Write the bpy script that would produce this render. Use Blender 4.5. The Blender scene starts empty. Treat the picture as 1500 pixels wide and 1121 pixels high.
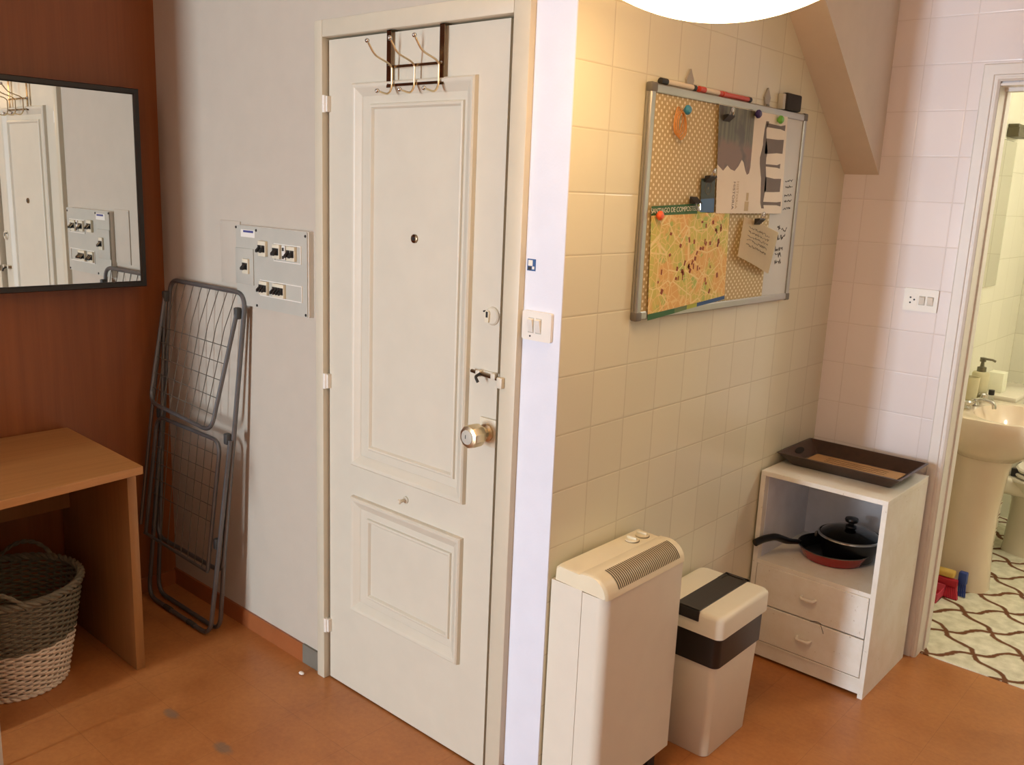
import bpy, bmesh, math, random
from mathutils import Vector, Matrix
random.seed(7)
S = bpy.context.scene
COL = S.collection
PI = math.pi

# ------------------------------------------------------------------ materials
def lin(c):
    return tuple(((v / 12.92) if v <= .04045 else ((v + .055) / 1.055) ** 2.4) for v in c)
def rgb(r, g, b):
    return lin((r / 255, g / 255, b / 255)) + (1,)

class NT:
    def __init__(s, name):
        s.m = bpy.data.materials.new(name); s.m.use_nodes = True
        s.t = s.m.node_tree; s.b = s.t.nodes['Principled BSDF']
    def n(s, typ, **kw):
        nd = s.t.nodes.new(typ)
        for k, v in kw.items():
            if hasattr(nd, k): setattr(nd, k, v)
        return nd
    def put(s, sock, v):
        if isinstance(v, bpy.types.NodeSocket): s.t.links.new(v, sock)
        else: sock.default_value = v
    def math(s, op, a, b=0.0, c=0.0):
        nd = s.n('ShaderNodeMath', operation=op)
        s.put(nd.inputs[0], a); s.put(nd.inputs[1], b)
        if len(nd.inputs) > 2: s.put(nd.inputs[2], c)
        return nd.outputs[0]
    def mix(s, f, a, b):
        nd = s.n('ShaderNodeMix', data_type='RGBA')
        s.put(nd.inputs[0], f); s.put(nd.inputs[6], a); s.put(nd.inputs[7], b)
        return nd.outputs[2]
    def rng(s, v, a, b, c=0.0, d=1.0):
        nd = s.n('ShaderNodeMapRange'); s.put(nd.inputs[0], v)
        for i, x in enumerate((a, b, c, d)): nd.inputs[i + 1].default_value = x
        return nd.outputs[0]
    def noise(s, vec, scale, detail=3.0, rough=.5):
        nd = s.n('ShaderNodeTexNoise'); s.put(nd.inputs['Vector'], vec)
        nd.inputs['Scale'].default_value = scale; nd.inputs['Detail'].default_value = detail
        nd.inputs['Roughness'].default_value = rough
        return nd.outputs[0]
    def pos(s):
        if not hasattr(s, '_p'): s._p = s.n('ShaderNodeNewGeometry').outputs['Position']
        return s._p
    def xyz(s):
        if not hasattr(s, '_x'):
            nd = s.n('ShaderNodeSeparateXYZ'); s.put(nd.inputs[0], s.pos()); s._x = nd.outputs
        return s._x
    def scaled(s, vec, sc):
        nd = s.n('ShaderNodeVectorMath', operation='MULTIPLY'); s.put(nd.inputs[0], vec); nd.inputs[1].default_value = sc
        return nd.outputs[0]
    def bump(s, h, strength=.3, dist=.002):
        nd = s.n('ShaderNodeBump'); s.put(nd.inputs['Height'], h)
        nd.inputs['Strength'].default_value = strength; nd.inputs['Distance'].default_value = dist
        s.put(s.b.inputs['Normal'], nd.outputs[0])
    def base(s, c, rough=.5, metal=0.0):
        s.put(s.b.inputs['Base Color'], c); s.put(s.b.inputs['Roughness'], rough); s.put(s.b.inputs['Metallic'], metal)

def paint(name, c, rough=.5, metal=0.0, var=.04, bump=0.0, nscale=14.0, coat=0.0):
    t = NT(name); c = rgb(*c)
    nz = t.noise(t.pos(), nscale, 4)
    dk = tuple(v * (1 - var * 2) for v in c[:3]) + (1,); lt = tuple(min(1, v * (1 + var)) for v in c[:3]) + (1,)
    t.base(t.mix(t.rng(nz, .3, .7), dk, lt), rough, metal)
    if coat: t.b.inputs['Coat Weight'].default_value = coat; t.b.inputs['Coat Roughness'].default_value = .08
    if bump: t.bump(t.noise(t.pos(), 160, 3), bump, .002)
    return t.m

def tiles(name, ax, off, zoff, pitch, c, grout, rough, gw=.0011):
    t = NT(name); x = t.xyz()
    a = t.math('PINGPONG', t.math('SUBTRACT', x[ax], off), pitch / 2)
    b = t.math('PINGPONG', t.math('SUBTRACT', x[2] if ax != 'fl' else x[1], zoff), pitch / 2)
    d = t.math('MINIMUM', a, b)
    k = t.rng(d, gw * .6, gw * 1.6)
    ia = t.math('FLOOR', t.math('DIVIDE', t.math('SUBTRACT', x[ax], off), pitch))
    ib = t.math('FLOOR', t.math('DIVIDE', t.math('SUBTRACT', x[2], zoff), pitch))
    wn = t.n('ShaderNodeTexWhiteNoise', noise_dimensions='2D')
    cv = t.n('ShaderNodeCombineXYZ'); t.put(cv.inputs[0], ia); t.put(cv.inputs[1], ib); t.put(wn.inputs['Vector'], cv.outputs[0])
    c = rgb(*c); dk = tuple(v * .95 for v in c[:3]) + (1,)
    col = t.mix(wn.outputs['Value'], dk, c)
    t.base(t.mix(k, rgb(*grout), col), rough)
    nz = t.noise(t.pos(), 9, 2)
    h = t.math('ADD', t.rng(d, gw * .5, gw * 3.2), t.math('MULTIPLY', nz, .9))
    t.bump(h, .35, .0016)
    return t.m

M = {}
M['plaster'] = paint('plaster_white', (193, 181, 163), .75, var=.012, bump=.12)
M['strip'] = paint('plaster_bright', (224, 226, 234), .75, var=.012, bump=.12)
M['cream'] = paint('cream_gloss_paint', (211, 203, 183), .40, var=.012, bump=.04)
M['frame_paint'] = paint('frame_cream_paint', (207, 197, 173), .42, var=.015)
M['bath_frame'] = paint('doorframe_offwhite_paint', (228, 222, 215), .4, var=.015)
M['soffit'] = paint('soffit_plaster', (222, 210, 192), .8, var=.015)
M['ceiling'] = paint('ceiling_white', (235, 232, 226), .9)
M['tile_wall'] = tiles('wall_tile_cream', 1, 1.836, -.005, .1485, (224, 219, 193), (204, 196, 168), .22)
M['tile_right'] = tiles('wall_tile_white', 0, -.9445, -.010, .1505, (238, 230, 229), (222, 213, 210), .14)
M['tile_bath'] = tiles('bathroom_tile', 1, 3.5, 0.0, .2, (236, 233, 212), (210, 206, 180), .25)
M['tile_bath_back'] = tiles('bathroom_tile_back', 0, -1.1, 0.0, .2, (230, 228, 208), (204, 200, 176), .25)

def floor_mat():
    t = NT('terracotta_vinyl_tile'); x = t.xyz()
    a = t.math('PINGPONG', t.math('SUBTRACT', x[0], -.638), .125)
    b = t.math('PINGPONG', t.math('SUBTRACT', x[1], 2.975), .125)
    d = t.math('MINIMUM', a, b)
    n1 = t.noise(t.pos(), 5, 5, .6); n2 = t.noise(t.pos(), 60, 3, .6)
    f = t.math('ADD', t.math('MULTIPLY', n1, .65), t.math('MULTIPLY', n2, .35))
    col = t.mix(t.rng(f, .36, .64), rgb(164, 102, 54), rgb(186, 123, 68))
    col = t.mix(t.rng(d, .0004, .0012, .28, 0), col, rgb(90, 44, 20))
    # grey-blue worn patches
    for px, py, rx, ry in ((-2.40, 1.212, .035, .018), (-2.135, 1.23, .04, .02)):
        u = t.math('DIVIDE', t.math('SUBTRACT', x[0], px), rx); v = t.math('DIVIDE', t.math('SUBTRACT', x[1], py), ry)
        r = t.math('ADD', t.math('ADD', t.math('MULTIPLY', u, u), t.math('MULTIPLY', v, v)), t.math('MULTIPLY', n2, 1.2))
        col = t.mix(t.rng(r, .9, 1.9, .62, 0), col, rgb(112, 106, 92))
    t.base(col, t.rng(n1, .3, .7, .30, .42))
    t.bump(t.math('ADD', t.rng(d, .0004, .003), t.math('MULTIPLY', n2, .25)), .15, .001)
    return t.m
M['floor'] = floor_mat()
M['skirting'] = paint('terracotta_skirting', (158, 92, 52), .35, var=.05)
M['skirting_grey'] = paint('grey_filler', (118, 112, 98), .7, var=.05)

def wood(name, dark, light, axis, scale=1.0, rough=.4, contrast=(.3, .7)):
    t = NT(name)
    sc = [26 * scale] * 3; sc[axis] = .9 * scale
    v = t.scaled(t.pos(), sc)
    n1 = t.noise(v, 1.6, 5, .62)
    sc2 = [5 * scale] * 3; sc2[axis] = .35 * scale
    n2 = t.noise(t.scaled(t.pos(), sc2), 1.0, 3, .5)
    f = t.math('ADD', t.math('MULTIPLY', n1, .5), t.math('MULTIPLY', n2, .5))
    t.base(t.mix(t.rng(f, *contrast), rgb(*dark), rgb(*light)), rough)
    t.bump(n1, .06, .001)
    return t.m
M['panel_wood'] = wood('sapele_wall_panel', (120, 64, 27), (160, 93, 45), 2, 1.0, .38, (.25, .75))
M['oak'] = wood('oak_veneer', (164, 112, 60), (192, 138, 80), 1, 1.5, .38)
M['oak_leg'] = wood('oak_veneer_upright', (142, 98, 54), (168, 120, 70), 2, 1.5, .45)

M['black_frame'] = paint('black_brown_frame', (38, 33, 27), .4)
def mirror_mat():
    t = NT('mirror_glass'); t.base((.86, .87, .84, 1), .008, 1.0); return t.m
M['mirror'] = mirror_mat()
M['steel'] = paint('brushed_grey_steel', (128, 126, 122), .36, 1.0, var=.06)
M['wire'] = paint('grey_coated_wire', (104, 98, 86), .5, .3)
M['rack_tube'] = paint('grey_painted_tube', (112, 110, 108), .36, .55, var=.06)
M['rack_plastic'] = paint('grey_plastic_joint', (70, 70, 68), .5)
M['chrome'] = paint('chrome', (200, 198, 192), .10, 1.0, var=.01)
M['brass'] = paint('satin_brass', (222, 204, 168), .34, 1.0, var=.02)
M['nickel'] = paint('warm_nickel', (150, 130, 104), .2, 1.0, var=.02)
M['white_plastic'] = paint('white_plastic', (232, 226, 214), .35, var=.01)
M['grey_plastic'] = paint('grey_panel_plastic', (186, 182, 168), .45, var=.02)
M['ivory'] = paint('ivory_plastic', (222, 212, 186), .42, var=.015)
M['dark'] = paint('dark_plastic', (34, 32, 30), .45)
M['dark_gap'] = paint('dark_slot', (24, 21, 18), .8)
M['blue_ink'] = paint('blue_label_print', (66, 70, 130), .5)
M['heater'] = paint('heater_enamel', (224, 217, 199), .35, var=.012)
M['heater_top'] = paint('heater_ivory_lid', (230, 220, 190), .28, var=.012)
M['slot'] = paint('grille_slot_dark', (92, 84, 66), .7)
M['bin_white'] = paint('bin_offwhite_plastic', (232, 227, 208), .42, var=.01)
M['bin_black'] = paint('bin_dark_brown_plastic', (40, 34, 31), .35, var=.02)
def worn_white():
    t = NT('worn_white_lacquer')
    n = t.noise(t.pos(), 7, 6, .65); n2 = t.noise(t.pos(), 90, 2)
    col = t.mix(t.rng(n, .4, .62), rgb(230, 225, 212), rgb(238, 236, 228))
    col = t.mix(t.rng(n2, .71, .76, 0, .5), col, rgb(150, 128, 96))
    t.base(col, .4); return t.m
M['cab'] = worn_white()
M['cab_in'] = paint('cabinet_inner_grey_white', (226, 229, 235), .5)
M['tray'] = paint('dark_walnut_tray', (58, 36, 24), .32, var=.14, nscale=40)
M['card'] = paint('brown_card', (178, 140, 94), .75, var=.05)
M['ink'] = paint('dark_ink', (60, 50, 40), .8)
M['nonstick'] = paint('black_nonstick', (18, 18, 18), .28)
M['red_enamel'] = paint('red_enamel', (150, 20, 18), .2, var=.02, coat=.4)
M['bakelite'] = paint('black_bakelite', (14, 14, 14), .3)
def glass():
    t = NT('lid_glass'); t.base((.75, .78, .78, 1), .03); t.b.inputs['Transmission Weight'].default_value = 1.0
    t.b.inputs['IOR'].default_value = 1.3; return t.m
M['glass'] = glass()
M['alu'] = paint('anodised_aluminium', (176, 174, 168), .32, .85, var=.02)
M['board_grey'] = paint('grey_corner_plastic', (110, 106, 98), .5)
M['hanger_grey'] = paint('hanger_grey', (158, 152, 142), .5)
M['whiteboard'] = paint('whiteboard_enamel', (206, 207, 200), .25, var=.01)
def perforated():
    t = NT('tan_board_with_white_dots'); x = t.xyz()
    def cells(oy, oz):
        u = t.math('SUBTRACT', t.math('PINGPONG', t.math('ADD', x[1], oy), .0123), 0.0)
        v = t.math('PINGPONG', t.math('ADD', x[2], oz), .0098)
        return t.math('SQRT', t.math('ADD', t.math('MULTIPLY', u, u), t.math('MULTIPLY', v, v)))
    d = t.math('MINIMUM', cells(0, 0), cells(.0123, .0098))
    t.base(t.mix(t.rng(d, .0034, .0042), rgb(238, 228, 196), rgb(188, 166, 118)), .6)
    return t.m
M['dots'] = perforated()
def city_map():
    t = NT('city_map_print'); p = t.pos()
    n = t.noise(p, 9, 2)
    col = t.mix(t.rng(n, .44, .54), rgb(206, 196, 100), rgb(224, 178, 104))
    n3 = t.noise(t.scaled(p, (1, 1.7, 1.3)), 13, 2)
    col = t.mix(t.rng(n3, .56, .62), col, rgb(172, 188, 92))
    for sc, w, c in ((16, .035, (240, 222, 160)), (42, .06, (236, 208, 140))):
        vo = t.n('ShaderNodeTexVoronoi', feature='DISTANCE_TO_EDGE'); t.put(vo.inputs['Vector'], p); vo.inputs['Scale'].default_value = sc
        col = t.mix(t.rng(vo.outputs['Distance'], w * .5, w, .85, 0), col, rgb(*c))
    t.base(col, .6); return t.m
M['map'] = city_map()
M['map_red'] = paint('map_building_red', (140, 66, 40), .7)
M['map_green'] = paint('map_green_band', (52, 104, 58), .6)
M['map_lime'] = paint('map_lime_band', (170, 180, 70), .6)
M['map_blue'] = paint('map_blue_band', (48, 88, 140), .6)
M['map_grey'] = paint('map_grey_green_band', (104, 128, 84), .6)
M['text_white'] = paint('white_print', (236, 232, 214), .7)
M['paper'] = paint('printed_paper', (232, 222, 204), .65, var=.015)
M['paper_cream'] = paint('cream_paper', (236, 222, 186), .65, var=.02)
M['note'] = paint('note_paper', (240, 228, 198), .7, var=.02)
def photo_print():
    t = NT('dark_photo_print'); x = t.xyz()
    n = t.noise(t.pos(), 26, 4)
    z = t.math('ADD', x[2], t.math('MULTIPLY', t.math('SUBTRACT', n, .5), .06))
    ny = t.noise(t.scaled(t.pos(), (1, 90, 1)), 1, 2)
    green = t.mix(t.rng(ny, .4, .6), rgb(78, 78, 62), rgb(108, 104, 84))
    col = t.mix(t.rng(z, 1.775, 1.80), rgb(120, 92, 80), green)
    col = t.mix(t.rng(t.noise(t.pos(), 14, 3), .5, .62, 0, .8), col, rgb(70, 62, 54))
    t.base(col, .4); return t.m
M['photo'] = photo_print()
M['arch'] = paint('grey_brown_print', (112, 98, 88), .6)
M['text_grey'] = paint('grey_print', (120, 110, 92), .7)
M['text_tan'] = paint('pale_tan_print', (196, 178, 142), .7)
M['postcard'] = paint('dark_green_card', (40, 52, 44), .5)
M['postcard_blue'] = paint('blue_card', (62, 104, 152), .5)
M['pin_blue'] = paint('blue_pin_plastic', (48, 132, 164), .3)
M['pin_purple'] = paint('dark_purple_pin_plastic', (56, 40, 96), .3)
M['pin_green'] = paint('green_pin_plastic', (112, 190, 70), .3)
M['pin_orange'] = paint('orange_pin_plastic', (238, 100, 52), .3)
M['rubber'] = paint('tan_rubber', (206, 142, 72), .6)
M['red_pen'] = paint('red_pen_plastic', (204, 70, 48), .35)
M['pen_white'] = paint('pen_barrel_white', (224, 212, 188), .4)
M['eraser'] = paint('charcoal_felt', (52, 48, 46), .9)
M['marker_ink'] = paint('marker_ink', (66, 66, 70), .7)
M['wicker_grey'] = paint('grey_stained_willow', (112, 104, 84), .7, var=.12, nscale=50)
M['wicker_white'] = paint('whitewashed_willow', (222, 206, 184), .7, var=.07, nscale=50)
M['ceramic'] = paint('beige_ceramic', (229, 211, 186), .12, var=.01, coat=.3)
M['ceramic_white'] = paint('white_ceramic', (230, 222, 202), .15, var=.01, coat=.3)
M['stone_cup'] = paint('matt_cream_stoneware', (206, 198, 158), .6)
M['pump'] = paint('brushed_pump_metal', (120, 116, 96), .35, .8)
M['white_box'] = paint('white_card_box', (240, 240, 214), .6)
M['pink'] = paint('pink_plastic', (206, 72, 92), .4)
M['red_bristle'] = paint('red_bristles', (176, 24, 44), .6)
M['blue_plastic'] = paint('blue_plastic', (40, 66, 140), .45)
M['yellow'] = paint('yellow_sponge', (216, 180, 92), .85)
M['bath_dark'] = paint('dark_bronze_metal', (84, 76, 44), .4)
M['window_frame'] = paint('white_window_frame', (230, 230, 228), .4)

def trellis(name, k=1.0, ax=(0, 1)):
    # quatrefoil-like wavy diamonds, brown line on off-white pile
    t = NT(name); x = t.xyz()
    u = t.math('DIVIDE', x[ax[0]], .268 * k); v = t.math('DIVIDE', x[ax[1]], .242 * k)
    wob = t.math('MULTIPLY', t.math('SUBTRACT', t.noise(t.pos(), 28 / k, 2), .5), .10)
    a = t.math('ADD', t.math('SUBTRACT', t.math('ADD', u, v), .786), wob)
    b = t.math('ADD', t.math('SUBTRACT', t.math('SUBTRACT', u, v), .034), wob)
    wa = t.math('MULTIPLY', t.math('SINE', t.math('MULTIPLY', b, 2 * PI)), .075)
    wb = t.math('MULTIPLY', t.math('SINE', t.math('MULTIPLY', a, 2 * PI)), .075)
    da = t.math('MULTIPLY', t.math('PINGPONG', t.math('ADD', a, wa), .5), .18 * k)
    db = t.math('MULTIPLY', t.math('PINGPONG', t.math('SUBTRACT', b, wb), .5), .18 * k)
    d = t.math('MINIMUM', da, db)
    pile = t.mix(t.rng(t.noise(t.pos(), 22, 4), .35, .65), rgb(206, 202, 176), rgb(232, 228, 206))
    col = t.mix(t.rng(d, .007 * k, .013 * k), rgb(112, 68, 34), pile)
    t.base(col, .9)
    t.bump(t.math('ADD', t.noise(t.pos(), 240, 2), t.math('MULTIPLY', t.rng(d, .006, .02), 1.5)), .4, .004)
    return t.m
M['bath_floor'] = trellis('trellis_patterned_carpet')
M['box_pattern'] = trellis('green_lattice_print', .3, (0, 2))
def emit(name, c, s):
    t = NT(name); t.base(c, .4); t.put(t.b.inputs['Emission Color'], c); t.b.inputs['Emission Strength'].default_value = s; return t.m
LAMP_S = 10.5
M['lamp_glass'] = emit('lit_opal_glass', (1.0, .65, .32, 1), LAMP_S)

# ------------------------------------------------------------------ geometry helpers
def BM(): return bmesh.new()
def bx(bm, x0, x1, y0, y1, z0, z1, bev=0.0, seg=2):
    vs = [bm.verts.new((x, y, z)) for x in (min(x0, x1), max(x0, x1)) for y in (min(y0, y1), max(y0, y1)) for z in (min(z0, z1), max(z0, z1))]
    F = [(0, 1, 3, 2), (4, 6, 7, 5), (0, 4, 5, 1), (2, 3, 7, 6), (0, 2, 6, 4), (1, 5, 7, 3)]
    fs = [bm.faces.new([vs[i] for i in f]) for f in F]
    if bev:
        es = list({e for f in fs for e in f.edges})
        bmesh.ops.bevel(bm, geom=es, offset=bev, segments=seg, profile=.5, affect='EDGES')
    return bm
def loft(bm, rings, closed=True, cap0=True, cap1=True):
    R = [[bm.verts.new(p) for p in r] for r in rings]
    n = len(R[0])
    for a, b in zip(R, R[1:]):
        for i in range(n if closed else n - 1):
            j = (i + 1) % n
            try: bm.faces.new((a[i], a[j], b[j], b[i]))
            except ValueError: pass
    if cap0: bm.faces.new(list(reversed(R[0])))
    if cap1: bm.faces.new(R[-1])
    return bm
def lathe(bm, prof, c=(0, 0, 0), n=32, axis='z', cap=True):
    rings = []
    for r, h in prof:
        ring = []
        for i in range(n):
            a = 2 * PI * i / n; p, q = r * math.cos(a), r * math.sin(a)
            if axis == 'z': v = (c[0] + p, c[1] + q, c[2] + h)
            elif axis == 'y': v = (c[0] + q, c[1] + h, c[2] + p)
            else: v = (c[0] + h, c[1] + p, c[2] + q)
            ring.append(v)
        rings.append(ring)
    return loft(bm, rings, True, cap, cap)
def tube(bm, pts, r, n=8, closed=False):
    P = [Vector(p) for p in pts]; N = len(P); rings = []
    prev = None
    for i in range(N):
        if closed: d = P[(i + 1) % N] - P[i - 1]
        elif i == 0: d = P[1] - P[0]
        elif i == N - 1: d = P[-1] - P[-2]
        else: d = (P[i + 1] - P[i]).normalized() + (P[i] - P[i - 1]).normalized()
        if d.length < 1e-9: d = P[min(i + 1, N - 1)] - P[i - 1]
        d.normalize()
        if prev is None:
            a = d.orthogonal().normalized()
        else:
            a = (prev - d * prev.dot(d))
            a = a.normalized() if a.length > 1e-6 else d.orthogonal().normalized()
        prev = a; b = d.cross(a)
        rr = r[i] if isinstance(r, (list, tuple)) else r
        rings.append([P[i] + (a * math.cos(2 * PI * k / n) + b * math.sin(2 * PI * k / n)) * rr for k in range(n)])
    if closed:
        # align seam
        R = [[bm.verts.new(p) for p in q] for q in rings]
        for i in range(N):
            A = R[i]; B = R[(i + 1) % N]
            if i == N - 1:
                best = min(range(n), key=lambda s: (A[0].co - B[s].co).length)
                B = B[best:] + B[:best]
            for k in range(n):
                bm.faces.new((A[k], A[(k + 1) % n], B[(k + 1) % n], B[k]))
        return bm
    return loft(bm, rings, True, True, True)
def fillet(pts, r, n=6, closed=False):
    P = [Vector(p) for p in pts]; out = []; N = len(P)
    for i in range(N):
        if not closed and i in (0, N - 1): out.append(P[i]); continue
        a, b, c = P[i - 1], P[i], P[(i + 1) % N]
        u = (a - b); v = (c - b); t = min(r, u.length * .49, v.length * .49)
        p0 = b + u.normalized() * t; p1 = b + v.normalized() * t
        for k in range(n + 1):
            s = k / n; out.append((p0 * (1 - s) + b * s) * (1 - s) + (b * (1 - s) + p1 * s) * s)
    return out
def prism(bm, poly, axis, a, b):
    def mk(p, h):
        return {'x': (h, p[0], p[1]), 'y': (p[0], h, p[1]), 'z': (p[0], p[1], h)}[axis]
    loft(bm, [[mk(p, a) for p in poly], [mk(p, b) for p in poly]])
    bmesh.ops.recalc_face_normals(bm, faces=bm.faces[:])
    return bm
def rrect(x0, x1, y0, y1, r, n=6):
    out = []
    for cx, cy, a0 in ((x1 - r, y1 - r, 0), (x0 + r, y1 - r, 90), (x0 + r, y0 + r, 180), (x1 - r, y0 + r, 270)):
        for k in range(n + 1):
            a = math.radians(a0 + 90 * k / n); out.append((cx + r * math.cos(a), cy + r * math.sin(a)))
    return out
def ball(bm, c, r, sx=1, sy=1, sz=1, u=16, v=10):
    mat = Matrix.Translation(c) @ Matrix.Diagonal((r * sx, r * sy, r * sz, 1))
    bmesh.ops.create_uvsphere(bm, u_segments=u, v_segments=v, radius=1, matrix=mat); return bm
def ring_y(bm, x0, x1, z0, z1, y, prof):
    """mitred moulding round a rectangle on a plane facing -y; prof = (inset, height towards -y)"""
    L = [[(x0 + i, y - h, z0 + i), (x1 - i, y - h, z0 + i), (x1 - i, y - h, z1 - i), (x0 + i, y - h, z1 - i)] for i, h in prof]
    return loft(bm, L, True, False, False)
def sell(cx, cy, rx, ry, z, n=40, e=2.0, xmin=None):
    out = []
    for i in range(n):
        a = 2 * PI * i / n; c, s = math.cos(a), math.sin(a)
        x = cx + rx * math.copysign(abs(c) ** (2 / e), c); y = cy + ry * math.copysign(abs(s) ** (2 / e), s)
        if xmin is not None: x = max(x, xmin)
        out.append((x, y, z))
    return out
def grid_sheet(bm, f, nu, nv):
    V = [[bm.verts.new(f(i / nu, j / nv)) for j in range(nv + 1)] for i in range(nu + 1)]
    for i in range(nu):
        for j in range(nv): bm.faces.new((V[i][j], V[i + 1][j], V[i + 1][j + 1], V[i][j + 1]))
    return bm

def wloc(o):
    v = Vector((0, 0, 0))
    while o is not None: v += o.location; o = o.parent
    return v
def finish(name, bm, m, off=(0, 0, 0), smooth=35):
    bmesh.ops.recalc_face_normals(bm, faces=bm.faces[:])
    bmesh.ops.translate(bm, verts=bm.verts[:], vec=-Vector(off))
    me = bpy.data.meshes.new(name); bm.to_mesh(me); bm.free()
    for p in me.polygons: p.use_smooth = True
    me.set_sharp_from_angle(angle=math.radians(smooth))
    me.materials.append(M[m] if isinstance(m, str) else m)
    o = bpy.data.objects.new(name, me); COL.objects.link(o)
    return o
def tag(o, label, cat, group=None, kind=None):
    o['label'] = label; o['category'] = cat
    if group: o['group'] = group
    if kind: o['kind'] = kind
    return o
def thing(name, label, cat, loc, group=None, kind=None):
    o = bpy.data.objects.new(name, None); COL.objects.link(o); o.location = loc; o.empty_display_size = .05
    return tag(o, label, cat, group, kind)
def part(name, bm, m, parent, label=None, smooth=35):
    o = finish(name, bm, m, wloc(parent), smooth); o.parent = parent
    if label: o['label'] = label
    return o
def single(name, bm, m, label, cat, loc, group=None, kind=None, smooth=35):
    o = finish(name, bm, m, loc, smooth); o.location = loc
    return tag(o, label, cat, group, kind)
def struct(name, bm, m, label, cat, smooth=35):
    o = finish(name, bm, m, (0, 0, 0), smooth)
    return tag(o, label, cat, None, 'structure')
def box_struct(name, m, label, cat, *boxes):
    bm = BM()
    for b in boxes: bx(bm, *b)
    return struct(name, bm, m, label, cat)
def text_bm(txt, size, mat4, extrude=.0001):
    cu = bpy.data.curves.new('lettering', 'FONT'); cu.body = txt; cu.size = size; cu.extrude = extrude
    cu.align_x = 'CENTER'; cu.align_y = 'CENTER'
    t = bpy.data.objects.new('lettering', cu); COL.objects.link(t)
    dg = bpy.context.evaluated_depsgraph_get()
    me = bpy.data.meshes.new_from_object(t.evaluated_get(dg))
    bm = BM(); bm.from_mesh(me); bmesh.ops.transform(bm, matrix=mat4, verts=bm.verts[:])
    bpy.data.objects.remove(t); bpy.data.meshes.remove(me); bpy.data.curves.remove(cu)
    return bm
def frame4(o, X, Y, Z):
    return Matrix(((X[0], Y[0], Z[0], o[0]), (X[1], Y[1], Z[1], o[1]), (X[2], Y[2], Z[2], o[2]), (0, 0, 0, 1)))
def scribble(bm, x, y0, y1, z0, z1, amp, r=.0007, seed=0):
    rr = random.Random(seed); n = max(8, int(abs(y1 - y0) / .0035)); pts = []
    for i in range(n + 1):
        s = i / n; pts.append((x, y0 + (y1 - y0) * s + rr.uniform(-.0015, .0015), z0 + (z1 - z0) * s + amp * rr.uniform(-1, 1)))
    tube(bm, pts, r, 4)

# ------------------------------------------------------------------ dimensions
XB, YD, XT, YR = -3.252, 1.689, -1.326, 3.311
ZC = 2.50
YW, XE = -4.6, 1.7        # window wall, far side wall
XBL, YBB = -1.10, 5.25    # bathroom walls

# ------------------------------------------------------------------ room shell
box_struct('floor', 'floor', 'terracotta orange tile floor of the hall and kitchen', 'floor',
           (XB - .1, XE + .1, YW - .1, 3.345, -.05, 0.0))
box_struct('floor_bathroom', 'bath_floor', 'white bathroom floor covering with brown wavy lattice pattern', 'floor',
           (XBL - .1, .6, 3.346, YBB + .1, -.05, 0.003))
box_struct('ceiling', 'ceiling', 'plain white ceiling', 'ceiling', (XB - .1, XE + .1, YW - .1, YBB + .1, ZC, ZC + .08))
box_struct('wall_left', 'panel_wood', 'wall clad in reddish brown wood panelling', 'wall', (XB - .1, XB, YW - .1, YD + .1, 0, ZC))
DX0, DX1, DZ = -2.233, -1.512, 2.032
box_struct('wall_entrance', 'plaster', 'off-white plastered wall around the entrance door', 'wall',
           (XB, DX0 - .03, YD, YD + .1, 0, ZC), (DX0 - .03, DX1 + .04, YD, YD + .1, DZ + .03, ZC))
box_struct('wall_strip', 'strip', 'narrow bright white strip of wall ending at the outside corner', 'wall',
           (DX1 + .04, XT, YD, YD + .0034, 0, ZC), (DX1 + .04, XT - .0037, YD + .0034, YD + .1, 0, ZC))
box_struct('wall_tiled', 'tile_wall', 'cream square tiled wall behind the noticeboard', 'wall', (XT - .0035, XT, YD + .0035, YR, 0, ZC), (XT - .1, XT - .0036, YD + .1, YR + .1, 0, ZC))
OX0, OX1, OZ = -.846, -.10, 2.02   # bathroom door opening
box_struct('wall_right', 'tile_right', 'white glazed tile wall beside the bathroom doorway', 'wall',
           (XT, OX0 - .005, YR, YR + .12, 0, ZC), (OX1 + .005, XE, YR, YR + .12, 0, ZC), (OX0 - .005, OX1 + .005, YR, YR + .12, OZ + .005, ZC))
box_struct('wall_side', 'plaster', 'plain plastered wall out of view', 'wall', (XE, XE + .1, YW, YR + .12, 0, ZC))
WX0, WX1, WZ0, WZ1 = -2.44, -1.98, .08, 2.25
box_struct('wall_rear', 'plaster', 'plastered wall with the window, behind the viewer', 'wall',
           (XB, WX0, YW - .1, YW, 0, ZC), (WX1, XE, YW - .1, YW, 0, ZC), (WX0, WX1, YW - .1, YW, 0, WZ0), (WX0, WX1, YW - .1, YW, WZ1, ZC))
box_struct('trim_2', 'plaster', 'pale upright board edge at the lower left corner of the photo', 'board', (-2.485, -2.478, .735, .760, 0, .19))
box_struct('wall_light_blocker', 'plaster', 'unseen plastered stub wall, added to dim daylight at the left of the entrance wall', 'wall', (XB, -2.77, -.42, -.30, 0, ZC))  # added out of view, blocks window light so the white wall dims leftwards
bm = BM()
for x in (WX0 + .03, WX1 - .03): bx(bm, x - .03, x + .03, YW - .08, YW - .03, WZ0, WZ1)
for z in (WZ0 + .03, WZ1 - .03): bx(bm, WX0, WX1, YW - .08, YW - .03, z - .03, z + .03)
struct('window_1', bm, 'window_frame', 'white framed window behind the viewer', 'window')
# bathroom
box_struct('wall_bathroom_left', 'tile_bath', 'pale yellow tiled bathroom wall behind the washbasin', 'wall', (XBL - .1, XBL, YR + .12, YBB, 0, ZC))
box_struct('wall_bathroom_back', 'tile_bath_back', 'pale yellow tiled bathroom wall behind the toilet', 'wall', (XBL - .1, .6, YBB, YBB + .1, 0, ZC))
box_struct('wall_bathroom_side', 'tile_bath', 'bathroom side wall out of view', 'wall', (.5, .6, YR + .12, YBB, 0, ZC))
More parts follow.
